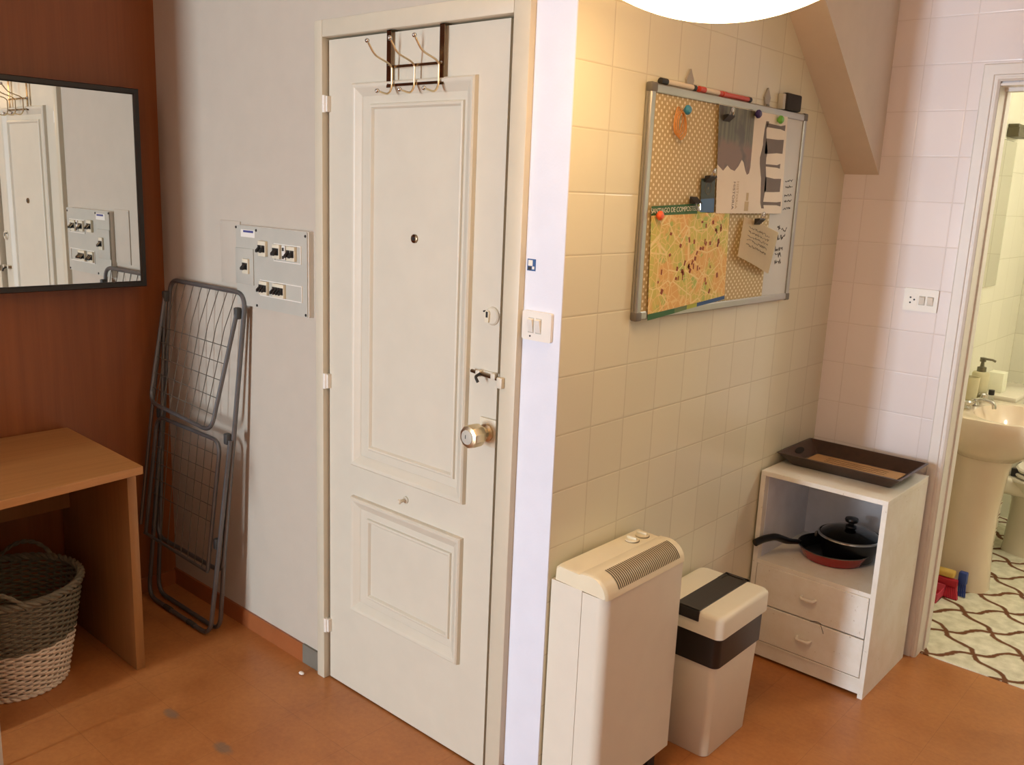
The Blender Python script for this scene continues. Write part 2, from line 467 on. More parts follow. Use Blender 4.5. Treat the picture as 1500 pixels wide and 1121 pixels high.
# sloped soffit
bm = BM(); prism(bm, [(YR, 1.732), (YR, ZC), (2.351, ZC)], 'x', XT, -1.202)
struct('trim_1', bm, 'soffit', 'sloping boxed-in soffit in the upper corner of the tiled wall', 'soffit')
# skirting
box_struct('baseboard_entrance', 'skirting', 'terracotta skirting under the white wall', 'skirting',
           (XB, -2.375, YD - .008, YD, 0, .067))
box_struct('baseboard_entrance_end', 'skirting_grey', 'short grey piece of skirting against the door frame', 'skirting',
           (-2.375, -2.275, YD - .008, YD, 0, .069))
box_struct('baseboard_strip', 'skirting', 'terracotta skirting stub under the narrow white wall strip', 'skirting', (DX1 + .066, XT + .004, YD - .008, YD, 0, .062))
box_struct('baseboard_left', 'skirting', 'terracotta skirting under the wood panelling', 'skirting', (XB, XB + .008, YW, YD - .008, 0, .062))

# ------------------------------------------------------------------ entrance door
d1 = thing('door_1', 'cream panelled entrance door with hook rack over its top', 'door', (-1.87, YD, 0), kind='structure')
bm = BM(); bx(bm, DX0 + .003, DX1 - .0125, YD, YD + .04, .006, DZ - .003)
outer = [(0, 0), (.002, .012), (.006, .016), (.011, .0155), (.017, .011), (.034, .003), (.037, 0)]
inner = [(0, 0), (.002, .006), (.006, .008), (.010, .007), (.015, 0)]
for (x0, x1, z0, z1) in ((-2.112, -1.625, .777, 1.905), (-2.112, -1.628, .293, .678)):
    ring_y(bm, x0, x1, z0, z1, YD - .0002, outer)
    ring_y(bm, x0 + .072, x1 - .045, z0 + .062, z1 - .058, YD - .0002, inner)
leaf = part('leaf', bm, 'cream', d1)
bm = BM()
FX0, FX1, FZ, FY = -2.275, -1.447, 2.082, 1.669
bx(bm, FX0, DX0 - .005, FY, YD + .1, 0, FZ, .003)
bx(bm, DX1 + .012, FX1, FY, YD + .1, 0, FZ, .003)
bx(bm, DX0 - .005, DX1 + .012, FY, YD + .1, DZ + .003, FZ, .003)
bx(bm, DX0, DX1, YD + .045, YD + .09, 0, DZ)
part('frame', bm, 'frame_paint', d1)
for z in (1.851, 1.022, .195):
    bm = BM(); lathe(bm, [(.0065, -.024), (.0065, -.001), (.0055, 0), (.0065, .001), (.0065, .024)], (DX0 - .002, FY + .006, z), 12)
    bx(bm, DX0 - .004, DX0 + .012, FY + .006, YD, z - .022, z + .022)
    part('hinge', bm, 'white_plastic', d1)
bm = BM(); lathe(bm, [(.0001, -.006), (.008, -.0065), (.012, -.005), (.0125, 0)], (-1.849, YD, 1.486), 20, 'y')
ph = part('peephole', bm, 'nickel', d1, 'dark brass peephole')
bm = BM(); lathe(bm, [(.0001, -.0072), (.0055, -.0072), (.0055, -.006)], (-1.849, YD, 1.486), 16, 'y'); part('lens', bm, 'dark', ph)
# upper cylinder lock
bm = BM(); lathe(bm, [(.0001, -.007), (.020, -.007), (.0235, -.004), (.0245, 0)], (-1.549, YD, 1.309), 24, 'y')
lk = part('lock_escutcheon', bm, 'cream', d1)
bm = BM(); prism(bm, [(-1.560 + .008 * math.cos(a * PI / 8), 1.315 + .008 * math.sin(a * PI / 8)) for a in range(0, 9)] + [(-1.566, 1.292), (-1.554, 1.292)], 'y', YD - .012, YD - .006)
part('lock_cylinder', bm, 'ivory', lk)
bm = BM(); bx(bm, -1.562, -1.556, YD - .0135, YD - .011, 1.305, 1.320); bx(bm, -1.572, -1.569, YD - .013, YD - .005, 1.318, 1.322); part('keyhole', bm, 'dark', lk)
# slide bolt
bm = BM(); bx(bm, -1.585, -1.515, YD - .005, YD, 1.146, 1.163, .001); bl = part('slide_bolt', bm, 'cream', d1)
bm = BM(); tube(bm, [(-1.607, YD - .012, 1.158), (-1.508, YD - .012, 1.150)], .005, 10); part('bolt_rod', bm, 'nickel', bl)
bm = BM(); tube(bm, fillet([(-1.572, YD - .016, 1.156), (-1.572, YD - .034, 1.150), (-1.562, YD - .034, 1.137)], .006), .004, 8); part('bolt_handle', bm, 'dark', bl)
for x in (-1.582, -1.528):
    bm = BM(); bx(bm, x - .006, x + .010, YD - .019, YD - .003, 1.147, 1.164, .003); part('bolt_guide', bm, 'cream', bl)
bm = BM(); bx(bm, -1.5, -1.482, FY - .012, FY, 1.132, 1.160, .002); part('bolt_keeper', bm, 'cream', bl)
# knob
bm = BM(); bx(bm, -1.578, -1.520, YD - .006, YD, .962, 1.038, .003)
kp = part('knob_plate', bm, 'ivory', d1)
bm = BM(); lathe(bm, [(.024, -.004), (.024, -.012), (.017, -.016), (.016, -.030), (.021, -.034), (.030, -.040), (.0315, -.048), (.0315, -.072), (.029, -.078), (.021, -.081), (.0001, -.0815)], (-1.549, YD, 1.0), 10, 'y')
kn = part('knob', bm, 'brass', kp, 'faceted satin brass knob', smooth=25)
bm = BM(); lathe(bm, [(.020, -.0795), (.019, -.0835), (.016, -.0842), (.0001, -.0842)], (-1.549, YD, 1.0), 24, 'y'); kd = part('knob_disc', bm, 'grey_plastic', kp)
bm = BM(); bx(bm, -1.553, -1.551, YD - .0848, YD - .083, .996, 1.006); part('key_slot', bm, 'dark', kp)
# little peg
bm = BM(); lathe(bm, [(.011, 0), (.011, -.004), (.005, -.008), (.005, -.020), (.008, -.026), (.006, -.031), (.0001, -.032)], (-1.868, YD, .726), 14, 'y'); part('peg', bm, 'cream', d1, 'small cream peg')

# over-door hook rack
hk = thing('hook_rack', 'polished metal over-door rack of three double coat hooks on the entrance door', 'hook rack', (-1.85, YD, 1.88))
for xx in (-1.951, -1.746):
    bm = BM(); bx(bm, xx - .009, xx + .009, YD - .014, YD - .012, 1.885, DZ + .001, .0004, 1)
    bx(bm, xx - .009, xx + .009, YD - .014, YD + .01, DZ - .001, DZ + .001); st = part('strap', bm, 'nickel', hk)
    for z in (1.939, 1.893):
        bm = BM(); ball(bm, (xx, YD - .015, z), .004, 1, .6, 1, 10, 6); part('rivet', bm, 'chrome', st)
for z in (1.937, 1.890):
    bm = BM(); bx(bm, -1.951, -1.746, YD - .020, YD - .015, z - .0035, z + .0035); part('crossbar', bm, 'nickel', hk)
for xx in (-1.927, -1.838, -1.746):
    bm = BM(); y0 = YD - .023
    pts = fillet([(xx, y0 - .085, 1.991), (xx, y0 - .060, 1.958), (xx, y0 - .012, 1.944), (xx, y0, 1.936), (xx, y0, 1.882), (xx, y0 - .012, 1.864), (xx, y0 - .05, 1.870)], .016, 6)
    tube(bm, pts, .0026, 8); h = part('hook', bm, 'brass', hk)
    for q in (pts[0], pts[-1]):
        bm = BM(); ball(bm, q, .0062, 1, 1, 1, 12, 8); part('ball_tip', bm, 'chrome', h)

# ------------------------------------------------------------------ things on the entrance wall
sw = thing('light_switch', 'white double light switch on the narrow white wall strip', 'light switch', (-1.395, YD, 1.303))
bm = BM(); prism(bm, rrect(-1.441, -1.349, 1.267, 1.339, .005), 'y', YD - .009, YD); part('plate', bm, 'white_plastic', sw)
for x in (-1.412, -1.388):
    bm = BM(); bx(bm, x - .009, x + .009, YD - .0095, YD - .008, 1.285, 1.323); s = part('rocker_surround', bm, 'grey_plastic', sw)
    bm = BM(); prism(bm, [(YD - .0093, 1.287), (YD - .0093, 1.321), (YD - .0175, 1.3185), (YD - .0108, 1.289)], 'x', x - .0075, x + .0075); part('rocker', bm, 'white_plastic', s)
bm = BM(); lathe(bm, [(.0001, -.0097), (.0025, -.0097), (.0025, -.009)], (-1.414, YD, 1.277), 10, 'y'); part('indicator', bm, 'dark', sw)
tk = thing('sticker', 'tiny blue and white sticker above the light switch on the wall strip', 'sticker', (-1.426, YD, 1.45))
bm = BM(); bx(bm, -1.440, -1.413, YD - .0006, YD, 1.436, 1.465); part('paper', bm, 'map_blue', tk)
bm = BM(); bx(bm, -1.437, -1.423, YD - .0009, YD - .0005, 1.448, 1.462); bx(bm, -1.424, -1.417, YD - .0009, YD - .0005, 1.440, 1.447); part('print', bm, 'white_plastic', tk)
bm = BM(); bx(bm, -1.437, -1.427, YD - .0010, YD - .0006, 1.438, 1.446); part('print', bm, 'dark', tk)

cp = thing('cover_plate', 'flat off-white blanking plate left of the fuse panel', 'cover plate', (-2.775, YD, 1.27))
bm = BM(); bx(bm, -2.838, -2.714, YD - .004, YD, 1.272, 1.486, .001); part('plate', bm, 'plaster', cp)
for x, z in ((-2.830, 1.478), (-2.830, 1.282)):
    bm = BM(); lathe(bm, [(.0001, -.0052), (.003, -.0048), (.0035, -.004)], (x, YD, z), 10, 'y'); part('screw', bm, 'grey_plastic', cp)

PY = 1.666
fp = thing('fuse_panel', 'grey electrical fuse panel with breaker switches left of the entrance door', 'fuse panel', (-2.51, YD, 1.21))
bm = BM(); prism(bm, rrect(-2.709, -2.309, 1.210, 1.476, .004), 'y', PY + .004, YD); part('housing', bm, 'white_plastic', fp)
bm = BM(); prism(bm, rrect(-2.709, -2.312, 1.211, 1.475, .003), 'y', PY, PY + .0045); part('cover', bm, 'grey_plastic', fp)
sx = PY / 1.65
def fx(x): return x * sx
def fz(z): return 1.63 + (z - 1.63) * sx
bm = BM(); bx(bm, fx(-2.651), fx(-2.570), PY - .0015, PY, fz(1.441), fz(1.465)); lb = part('label_plate', bm, 'white_plastic', fp)
bm = BM(); bx(bm, fx(-2.636), fx(-2.578), PY - .002, PY - .0012, fz(1.456), fz(1.463)); part('label_print', bm, 'blue_ink', lb)
for x, z in ((-2.681, 1.470), (-2.563, 1.466), (-2.298, 1.464), (-2.298, 1.222), (-2.565, 1.222)):
    bm = BM(); lathe(bm, [(.0001, -.002), (.004, -.0018), (.0046, 0)], (fx(x) if x < -2.3 else -2.320, PY, fz(z)), 12, 'y'); part('screw', bm, 'dark', fp)
bm = BM(); bx(bm, fx(-2.684), fx(-2.579), PY - .0035, PY, fz(1.286), fz(1.404), .001); part('side_cover', bm, 'grey_plastic', fp)
def breaker(x0, x1, z0, z1, toggles, lower=False):
    bm = BM(); bx(bm, fx(x0), fx(x1), PY - .011, PY, fz(z0), fz(z1), .0015); b = part('breaker', bm, 'ivory', fp)
    w = (x1 - x0) / toggles
    for i in range(toggles):
        c = x0 + w * (i + .5); zm = (z0 + z1) / 2
        bm = BM(); bx(bm, fx(c - w * .42), fx(c + w * .42), PY - .0125, PY - .010, fz(zm - .011), fz(zm + .011)); part('toggle_recess', bm, 'dark', b)
        bm = BM(); prism(bm, [(PY - .012, fz(zm - .007)), (PY - .012, fz(zm + .007)), (PY - .024, fz(zm + .002 - .006)), (PY - .024, fz(zm - .006 - .006))], 'x', fx(c - w * .26), fx(c + w * .26)); part('toggle', bm, 'dark', b)
breaker(-2.634, -2.600, 1.322, 1.371, 1)
breaker(-2.540, -2.499, 1.386, 1.435, 2)
for (x0, x1, z0, z1) in ((-2.462, -2.318, 1.376, 1.432), (-2.542, -2.314, 1.258, 1.310)):
    bm = BM(); ring_y(bm, fx(x0), fx(x1), fz(z0), fz(z1), PY, [(0, 0), (0, .003), (.003, .003), (.003, 0)]); part('row_surround', bm, 'white_plastic', fp)
breaker(-2.460, -2.422, 1.385, 1.429, 1); breaker(-2.384, -2.342, 1.383, 1.428, 2)
bm = BM(); bx(bm, fx(-2.410), fx(-2.393), PY - .009, PY, fz(1.385), fz(1.428)); tb = part('test_module', bm, 'white_plastic', fp)
for z in (1.417, 1.392):
    bm = BM(); bx(bm, fx(-2.405), fx(-2.398), PY - .0115, PY - .0085, fz(z - .005), fz(z + .005)); part('button', bm, 'dark', tb)
breaker(-2.538, -2.495, 1.262, 1.306, 3); breaker(-2.462, -2.402, 1.262, 1.306, 4)

# ------------------------------------------------------------------ mirror
mr = thing('wall_mirror', 'rectangular mirror in a thin black frame on the brown wood wall', 'mirror', (XB, 1.23, 1.23))
Y0, Y1, Z0, Z1, MX = .88, 1.580, 1.228, 1.919, -3.170
bm = BM()
L = [[(x, Y0 + i, Z0 + i), (x, Y1 - i, Z0 + i), (x, Y1 - i, Z1 - i), (x, Y0 + i, Z1 - i)] for i, x in ((0, XB + .001), (0, MX - .003), (.003, MX + .004), (.017, MX + .004), (.021, MX), (.021, MX - .02))]
loft(bm, L, True, False, False); part('frame', bm, 'black_frame', mr)
bm = BM(); bx(bm, MX - .012, MX - .003, Y0 + .015, Y1 - .015, Z0 + .015, Z1 - .015); part('glass', bm, 'mirror', mr)

# ------------------------------------------------------------------ desk
dk = thing('desk', 'oak veneered slab-sided desk against the brown wood wall', 'desk', (-2.93, 1.03, 0))
def rot_bm(bm, deg, c):
    bmesh.ops.rotate(bm, cent=c, matrix=Matrix.Rotation(math.radians(deg), 3, 'Z'), verts=bm.verts[:])
DC = Vector((-2.66, 1.286, 0)); DA = -7.0
def desk_part(name, b, m, bev=.0015):
    bm = BM(); bx(bm, *b, bev); return part(name, bm, m, dk)
DTX, DTZ = -2.640, .730
bm = BM()
# top: front edge runs very slightly out of square, as in the photo
prism(bm, [(-3.235, 1.292), (-2.640, 1.276), (-2.585, .775), (-3.235, .775)], 'z', DTZ - .026, DTZ)
bmesh.ops.bevel(bm, geom=bm.edges[:], offset=.0015, segments=1, affect='EDGES'); part('top', bm, 'oak', dk)
bm = BM(); bx(bm, -3.235, -2.712, 1.256, 1.286, 0, DTZ - .0262, .0012); part('side_panel', bm, 'oak_leg', dk)
bm = BM(); bx(bm, -3.235, -2.655, .778, .806, 0, DTZ - .0262, .0012); part('side_panel', bm, 'oak_leg', dk)
bm = BM(); bx(bm, -3.185, -3.165, .8065, 1.2555, .455, DTZ - .0262, .001); part('back_panel', bm, 'oak_leg', dk)

# ------------------------------------------------------------------ wicker basket
BC = (-2.93, .962); RB, RT, HB = .143, .205, .345
bk = thing('laundry_basket', 'round two-tone wicker basket, grey above and white below, under the desk', 'basket', (BC[0], BC[1], 0))
def brad(z): return RB + (RT - RB) * (z / HB) ** .9
NS = 44
def weave(z0, z1, seedoff):
    bm = BM(); rows = int((z1 - z0) / .0088)
    for k in range(rows):
        z = z0 + (k + .5) * (z1 - z0) / rows; n = NS * 4; pts = []
        for i in range(n):
            a = 2 * PI * i / n
            w = .0050 * math.cos(NS / 2 * a + PI * k)
            r = brad(z) + w
            pts.append((BC[0] + r * math.cos(a), BC[1] + r * math.sin(a), z + .0012 * math.sin(a * 3 + k)))
        tube(bm, pts, .0044, 6, closed=True)
    for i in range(NS):
        a = 2 * PI * (i + .5) / NS
        tube(bm, [(BC[0] + brad(z) * math.cos(a), BC[1] + brad(z) * math.sin(a), z) for z in (z0, (z0 + z1) / 2, z1)], .0030, 5)
    return bm
part('lower_weave', weave(.012, .165, 0), 'wicker_white', bk, 'white lower weave')
part('upper_weave', weave(.165, HB - .01, 1), 'wicker_grey', bk, 'grey upper weave')
bm = BM()
lathe(bm, [(.0001, .006), (RB + .002, .006), (RB + .002, .012), (.0001, .012)], (BC[0], BC[1], 0), 32); part('bottom', bm, 'wicker_white', bk)
bm = BM()
for ph in (0, 1):
    n = 160; tube(bm, [(BC[0] + (RB + .004 + .004 * math.sin(20 * 2 * PI * i / n + PI * ph)) * math.cos(2 * PI * i / n), BC[1] + (RB + .004 + .004 * math.sin(20 * 2 * PI * i / n + PI * ph)) * math.sin(2 * PI * i / n), .008 + .004 * math.cos(20 * 2 * PI * i / n + PI * ph)) for i in range(n)], .0055, 6, True)
part('base_braid', bm, 'wicker_white', bk)
bm = BM()
for ph in (0, 1, 2):
    n = 200; tube(bm, [(BC[0] + (RT + .007 * math.sin(18 * 2 * PI * i / n + 2.1 * ph)) * math.cos(2 * PI * i / n), BC[1] + (RT + .007 * math.sin(18 * 2 * PI * i / n + 2.1 * ph)) * math.sin(2 * PI * i / n), HB - .004 + .007 * math.cos(18 * 2 * PI * i / n + 2.1 * ph)) for i in range(n)], .0068, 6, True)
part('rim', bm, 'wicker_grey', bk)
for ac in (-34, 146):
    bm = BM()
    for ph in (0, PI):
        pts = []
        for i in range(41):
            s = i / 40; a = math.radians(ac - 27 + 54 * s); hgt = math.sin(PI * s) ** .75
            r = RT + .004 + .0035 * math.cos(s * 26 + ph); z = HB - .02 + .068 * hgt + .0035 * math.sin(s * 26 + ph)
            pts.append((BC[0] + r * math.cos(a), BC[1] + r * math.sin(a), z))
        tube(bm, pts, .0048, 6)
    part('handle', bm, 'wicker_grey', bk)

# ------------------------------------------------------------------ clothes airer
ca = thing('clothes_airer', 'folded grey metal clothes airer leaning on the white wall in the corner', 'clothes airer', (-2.95, 1.6, 0))
def fy(z): return 1.572 + (1.665 - 1.572) * z / 1.25          # the plane it leans in
def XLft(z): return -3.205 + .045 * z / 1.25
def XRgt(z): return -2.742 + .086 * z / 1.25
def P3(s, z, dy=0.0):
    return (XLft(z) + (XRgt(z) - XLft(z)) * s, fy(z) + dy, z)
TR = .0082
bm = BM(); tube(bm, fillet([P3(0, 1.25), P3(1, 1.25), P3(1, .245), P3(0, .245)], .055, 7, True), TR, 10, True); part('main_frame', bm, 'rack_tube', ca)
bm = BM(); tube(bm, fillet([P3(.02, .74, -.012), P3(.02, .010, -.03), P3(1.0, .010, -.03), P3(1.0, .74, -.012)], .06, 7), TR, 10)
lg = part('leg_frame', bm, 'rack_tube', ca)
bm = BM(); tube(bm, fillet([P3(.01, .70, -.006), P3(.01, .012, .012), P3(.99, .012, .012), P3(.99, .70, -.006)], .06, 7), TR, 10)
part('leg_frame', bm, 'rack_tube', ca)
WTL, WTR, WBR, WBL = Vector(P3(0, 1.19, -.018)), Vector(P3(.97, 1.185, -.018)), Vector((-2.722, fy(.78) - .07, .775)), Vector((-3.150, fy(.79) - .07, .80))
def wing(s, q):  # s across, q from hinge down
    return (WTL * (1 - q) + WBL * q) * (1 - s) + (WTR * (1 - q) + WBR * q) * s
bm = BM(); tube(bm, fillet([WTL, WBL, WBR, WTR], .05, 7), TR * .9, 10)
wu = part('wing_frame', bm, 'rack_tube', ca)
bm = BM(); tube(bm, fillet([P3(.0, .27, -.05), P3(.02, .735, -.03), P3(.93, .732, -.03), P3(.93, .255, -.04)], .05, 7), TR * .9, 10)
tube(bm, [P3(-.02, .27, -.05), P3(.93, .25, -.04)], TR * .7, 8)
wl = part('wing_frame', bm, 'rack_tube', ca)
bm = BM(); tube(bm, [P3(-.07, .30, -.055), P3(-.03, .76, -.04), P3(0, 1.15, -.02)], TR * .8, 8); tube(bm, [P3(.06, .62, -.02), P3(.0, 1.18, -.02)], TR * .8, 8); part('stay_bar', bm, 'rack_tube', ca)
bm = BM()
for i in range(1, 9): s = i / 9.0; tube(bm, [P3(s, 1.248, 0), wing(s, .15), wing(s, .99)], .0016, 5)
for q in (.29, .43, .57, .72, .86): tube(bm, [wing(.005, q), wing(.995, q)], .0016, 5)
part('wire_grid', bm, 'wire', ca)
bm = BM()
for i in range(1, 9): s = i / 9.0; tube(bm, [P3(s * .95, .73, -.03), P3(s * .95, .255, -.04)], .0016, 5)
for z in (.68, .615, .555, .49, .43): tube(bm, [P3(.0, z, -.03), P3(.93, z, -.03)], .0016, 5)
part('wire_grid', bm, 'wire', ca)
for s, z, dy in ((0.0, 1.19, -.012), (.97, 1.185, -.012), (.97, .745, -.012), (.0, .745, -.012), (.97, .36, -.02)):
    bm = BM(); p = P3(s, z, dy); bx(bm, p[0] - .011, p[0] + .011, p[1] - .014, p[1] + .008, p[2] - .022, p[2] + .018, .005); part('hinge_joint', bm, 'rack_plastic', ca)
for s in (.35, .72):
    bm = BM(); p = P3(s, .010, -.03); tube(bm, [(p[0] - .025, p[1], p[2]), (p[0] + .025, p[1], p[2])], .0098, 10); part('foot_sleeve', bm, 'rack_plastic', ca)

bm = BM(); ball(bm, (-2.31, 1.63, .006), .010, 1.2, .8, .5, 8, 6)
single('plaster_crumb', bm, 'white_plastic', 'tiny white crumb on the floor at the left foot of the door frame', 'crumb', (-2.31, 1.63, 0))

# ------------------------------------------------------------------ heater
HX0, HX1, HY0, HY1, HZ0, HZT = -1.322, -1.150, 1.702, 2.072, .088, .700
ht = thing('storage_heater', 'cream electric storage heater standing against the tiled wall', 'heater', (-1.235, 1.885, 0))
bm = BM()
prism(bm, [(HX0, HY0), (HX0 + .098, HY0), (HX0 + .098, HY1), (HX0, HY1)], 'z', HZ0, .655); part('back_casing', bm, 'heater', ht)
bm = BM()
pr = [(HX0 + .0995, HY0)] + [(HX1 - .03 + .03 * math.sin(a * PI / 12), HY0 + .03 - .03 * math.cos(a * PI / 12)) for a in range(0, 7)] + [(HX1 - .012 + .012 * math.cos(a * PI / 8), HY1 - .012 + .012 * math.sin(a * PI / 8)) for a in range(0, 5)] + [(HX0 + .0995, HY1)]
prism(bm, pr, 'z', HZ0 - .004, .652); part('front_cover', bm, 'heater', ht)
# lid: rounded front shoulder, low step behind the grille
sec = [(HX0 + .006, .657), (HX0 + .008, .690), (HX0 + .018, .699), (HX0 + .085, .696), (HX0 + .092, .7005)]
cx0, cz0, rr = HX1 - .052, .650, .050
for a in range(0, 8):
    t = math.radians(90 - 90 * a / 7); sec.append((cx0 + .054 * math.cos(t), cz0 + .0525 * math.sin(t)))
sec += [(HX1 + .001, .655), (HX1 - .004, .652)]
def lidring(y, k):
    mx, mz = HX0 + .09, .655
    return [(mx + (x - mx) * k, y, mz + (z - mz) * k) for x, z in sec]
bm = BM()
loft(bm, [lidring(HY0 + .001, .93), lidring(HY0 + .006, .98), lidring(HY0 + .014, 1.0), lidring(HY1 - .010, 1.0), lidring(HY1 - .003, .98), lidring(HY1, .93)])
ld = part('lid', bm, 'heater_top', ht, smooth=30)
bm = BM(); n = 36
for i in range(n):
    y = HY0 + .055 + (HY1 - HY0 - .085) * i / (n - 1)
    pts = []
    for a in range(0, 7):
        t = math.radians(84 - 66 * a / 6); pts.append((cx0 + .0548 * math.cos(t), y, cz0 + .0533 * math.sin(t)))
    ring0 = [(p[0], y - .0021, p[2]) for p in pts]; ring1 = [(p[0], y + .0021, p[2]) for p in pts]
    loft(bm, [ring0, ring1], False, False, False)
part('grille_slots', bm, 'slot', ld)
for y in (1.985, 2.035):
    bm = BM(); lathe(bm, [(.019, .003), (.019, .006), (.017, .007), (.0001, .007)], (HX0 + .052, y, .6945), 24); kn = part('dial', bm, 'heater_top', ht)
    bm = BM(); lathe(bm, [(.021, .0), (.021, .0035), (.0195, .0035)], (HX0 + .052, y, .6945), 24, cap=False); part('dial_ring', bm, 'slot', kn)
    bm = BM(); bx(bm, HX0 + .036, HX0 + .068, y - .004, y + .004, .700, .709, .002); part('dial_grip', bm, 'heater_top', kn)
for y in (HY0 + .04, HY1 - .04):
    bm = BM(); bx(bm, HX0 + .01, HX1 - .03, y - .02, y + .02, 0, HZ0, .003); part('foot', bm, 'dark', ht)

# ------------------------------------------------------------------ bin
bn = thing('waste_bin', 'off-white plastic waste bin with black band beside the heater', 'bin', (-1.185, 2.32, 0))
BX0, BX1, BY0, BY1 = -1.300, -1.078, 2.178, 2.462
def brect(i, z, r=.022):
    return [(x, y, z) for x, y in rrect(BX0 + i, BX1 - i, BY0 + i, BY1 - i, r, 6)]
bm = BM(); loft(bm, [brect(.018, .0, .025), brect(.016, .003, .025), brect(.004, .318)]); part('body', bm, 'bin_white', bn)
bm = BM(); loft(bm, [brect(.003, .3005), brect(.000, .302), brect(-.001, .400), brect(.003, .4015)]); part('band', bm, 'bin_black', bn)
bm = BM(); loft(bm, [brect(-.004, .398), brect(-.010, .399), brect(-.010, .452), brect(-.0085, .459), brect(-.004, .4645), brect(.006, .467)]); lid = part('lid', bm, 'bin_white', bn)
fxm = (-1.222, -1.142)
bm = BM()
bx(bm, fxm[0], fxm[1], BY0 - .0135, BY1 - .045, .4665, .4695, .001, 1); bx(bm, fxm[0], fxm[1], BY0 - .0138, BY0 - .006, .436, .4695, .001, 1)
bx(bm, fxm[0], fxm[0] + .012, BY1 - .0455, BY1 + .009, .4665, .4695); bx(bm, fxm[1] - .012, fxm[1], BY1 - .0455, BY1 + .009, .4665, .4695); bx(bm, fxm[0], fxm[1], BY1 - .002, BY1 + .0105, .455, .4695)
bx(bm, fxm[0] + .01, fxm[1] - .01, BY1 - .05, BY1, .4662, .4674)
part('flap', bm, 'bin_black', bn)

# ------------------------------------------------------------------ cabinet
cb = thing('cabinet', 'worn white bedside cabinet with open shelf and two drawers', 'cabinet', (-1.10, 3.06, 0))
CX0, CX1, CY0, CY1, CZ = -1.318, -.880, 2.862, 3.262, .702
bm = BM()
T = .017
bx(bm, CX0, CX0 + T, CY0, CY1, 0, CZ - T); bx(bm, CX1 - T, CX1, CY0, CY1, 0, CZ - T)
bx(bm, CX0, CX1, CY0, CY1, CZ - T, CZ, .001, 1)
bx(bm, CX0 + T, CX1 - T, CY0 + .006, CY1, .012, .062); bx(bm, CX0 + T, CX1 - T, CY0 + .002, CY1, .062, .070)
part('carcass', bm, 'cab', cb)
bm = BM(); bx(bm, CX0 + T, CX1 - T, CY1 - .006, CY1 - .002, .07, CZ - T); bx(bm, CX0 + T, CX0 + T + .001, CY0 + .03, CY1 - .006, .375, CZ - T); bx(bm, CX1 - T - .001, CX1 - T, CY0 + .03, CY1 - .006, .375, CZ - T)
part('back_panel', bm, 'cab_in', cb)
bm = BM(); bx(bm, CX0 + T, CX1 - T, CY0 + .004, CY1 - .006, .360, .375); part('shelf', bm, 'cab', cb)
for z0, z1 in ((.214, .372), (.072, .209)):
    bm = BM(); bx(bm, CX0 + T + .002, CX1 - T - .003, CY0 + .001, CY0 + .016, z0, z1 - .013 if z1 > .3 else z1, .0015, 1); dr = part('drawer', bm, 'cab', cb)
    zc = (z0 + z1) / 2 - .002; xc = -1.100
    bm = BM(); tube(bm, fillet([(xc - .024, CY0 + .002, zc), (xc - .022, CY0 - .018, zc - .001), (xc + .022, CY0 - .018, zc - .001), (xc + .024, CY0 + .002, zc)], .010), .0055, 8); part('handle', bm, 'white_plastic', dr)
bm = BM(); tube(bm, [(-1.085 + .05 * s, CY0 + .0005, .212 + .006 * math.sin(s * 3) - (.03 * max(0, s - .7) / .3)) for s in [i / 14 for i in range(15)]], .0011, 5); part('scratch', bm, 'tray', cb)

# tray on the cabinet
tr = thing('serving_tray', 'dark brown wooden serving tray lying on the white cabinet', 'tray', (-1.10, 3.11, CZ))
def trect(i, z, r=.006): return [(x, y, z) for x, y in rrect(-1.318 + i, -.882 - i, 2.962 + i, 3.256 - i, r, 3)]
bm = BM(); loft(bm, [trect(.046, CZ + .001), trect(.044, CZ + .002), trect(.0, CZ + .046), trect(.008, CZ + .047), trect(.050, CZ + .007)]); part('body', bm, 'tray', tr)
for sgn, xr in ((1, -1.298), (-1, -.902)):
    bm = BM()
    pts = [(math.cos(a * PI / 8), math.sin(a * PI / 8)) for a in range(16)]
    ex = sgn * .0085
    loft(bm, [[(xr + sgn * .0042 + -sgn * .0165 * (v * .5) , 3.108 + .036 * u, CZ + .029 + .0155 * v * .5) for u, v in pts], [(xr + sgn * .0062 - sgn * .0165 * (v * .5), 3.108 + .036 * u, CZ + .0315 + .0155 * v * .5) for u, v in pts]])
    part('hand_hole', bm, 'dark_gap', tr)
cd = thing('card', 'flat brown card lying in the serving tray', 'card', (-1.1, 3.11, CZ + .008))
bm = BM(); bx(bm, -1.255, -.935, 3.062, 3.185, CZ + .0075, CZ + .0105); part('sheet', bm, 'card', cd)
bm = BM()
for k in range(3): 
    rr = random.Random(k + 50); n = 70
    tube(bm, [(-1.20 + .22 * i / n, 3.155 - .022 * k + rr.uniform(-.004, .004), CZ + .0108) for i in range(n)], .0007, 4)
part('lettering', bm, 'ink', cd)

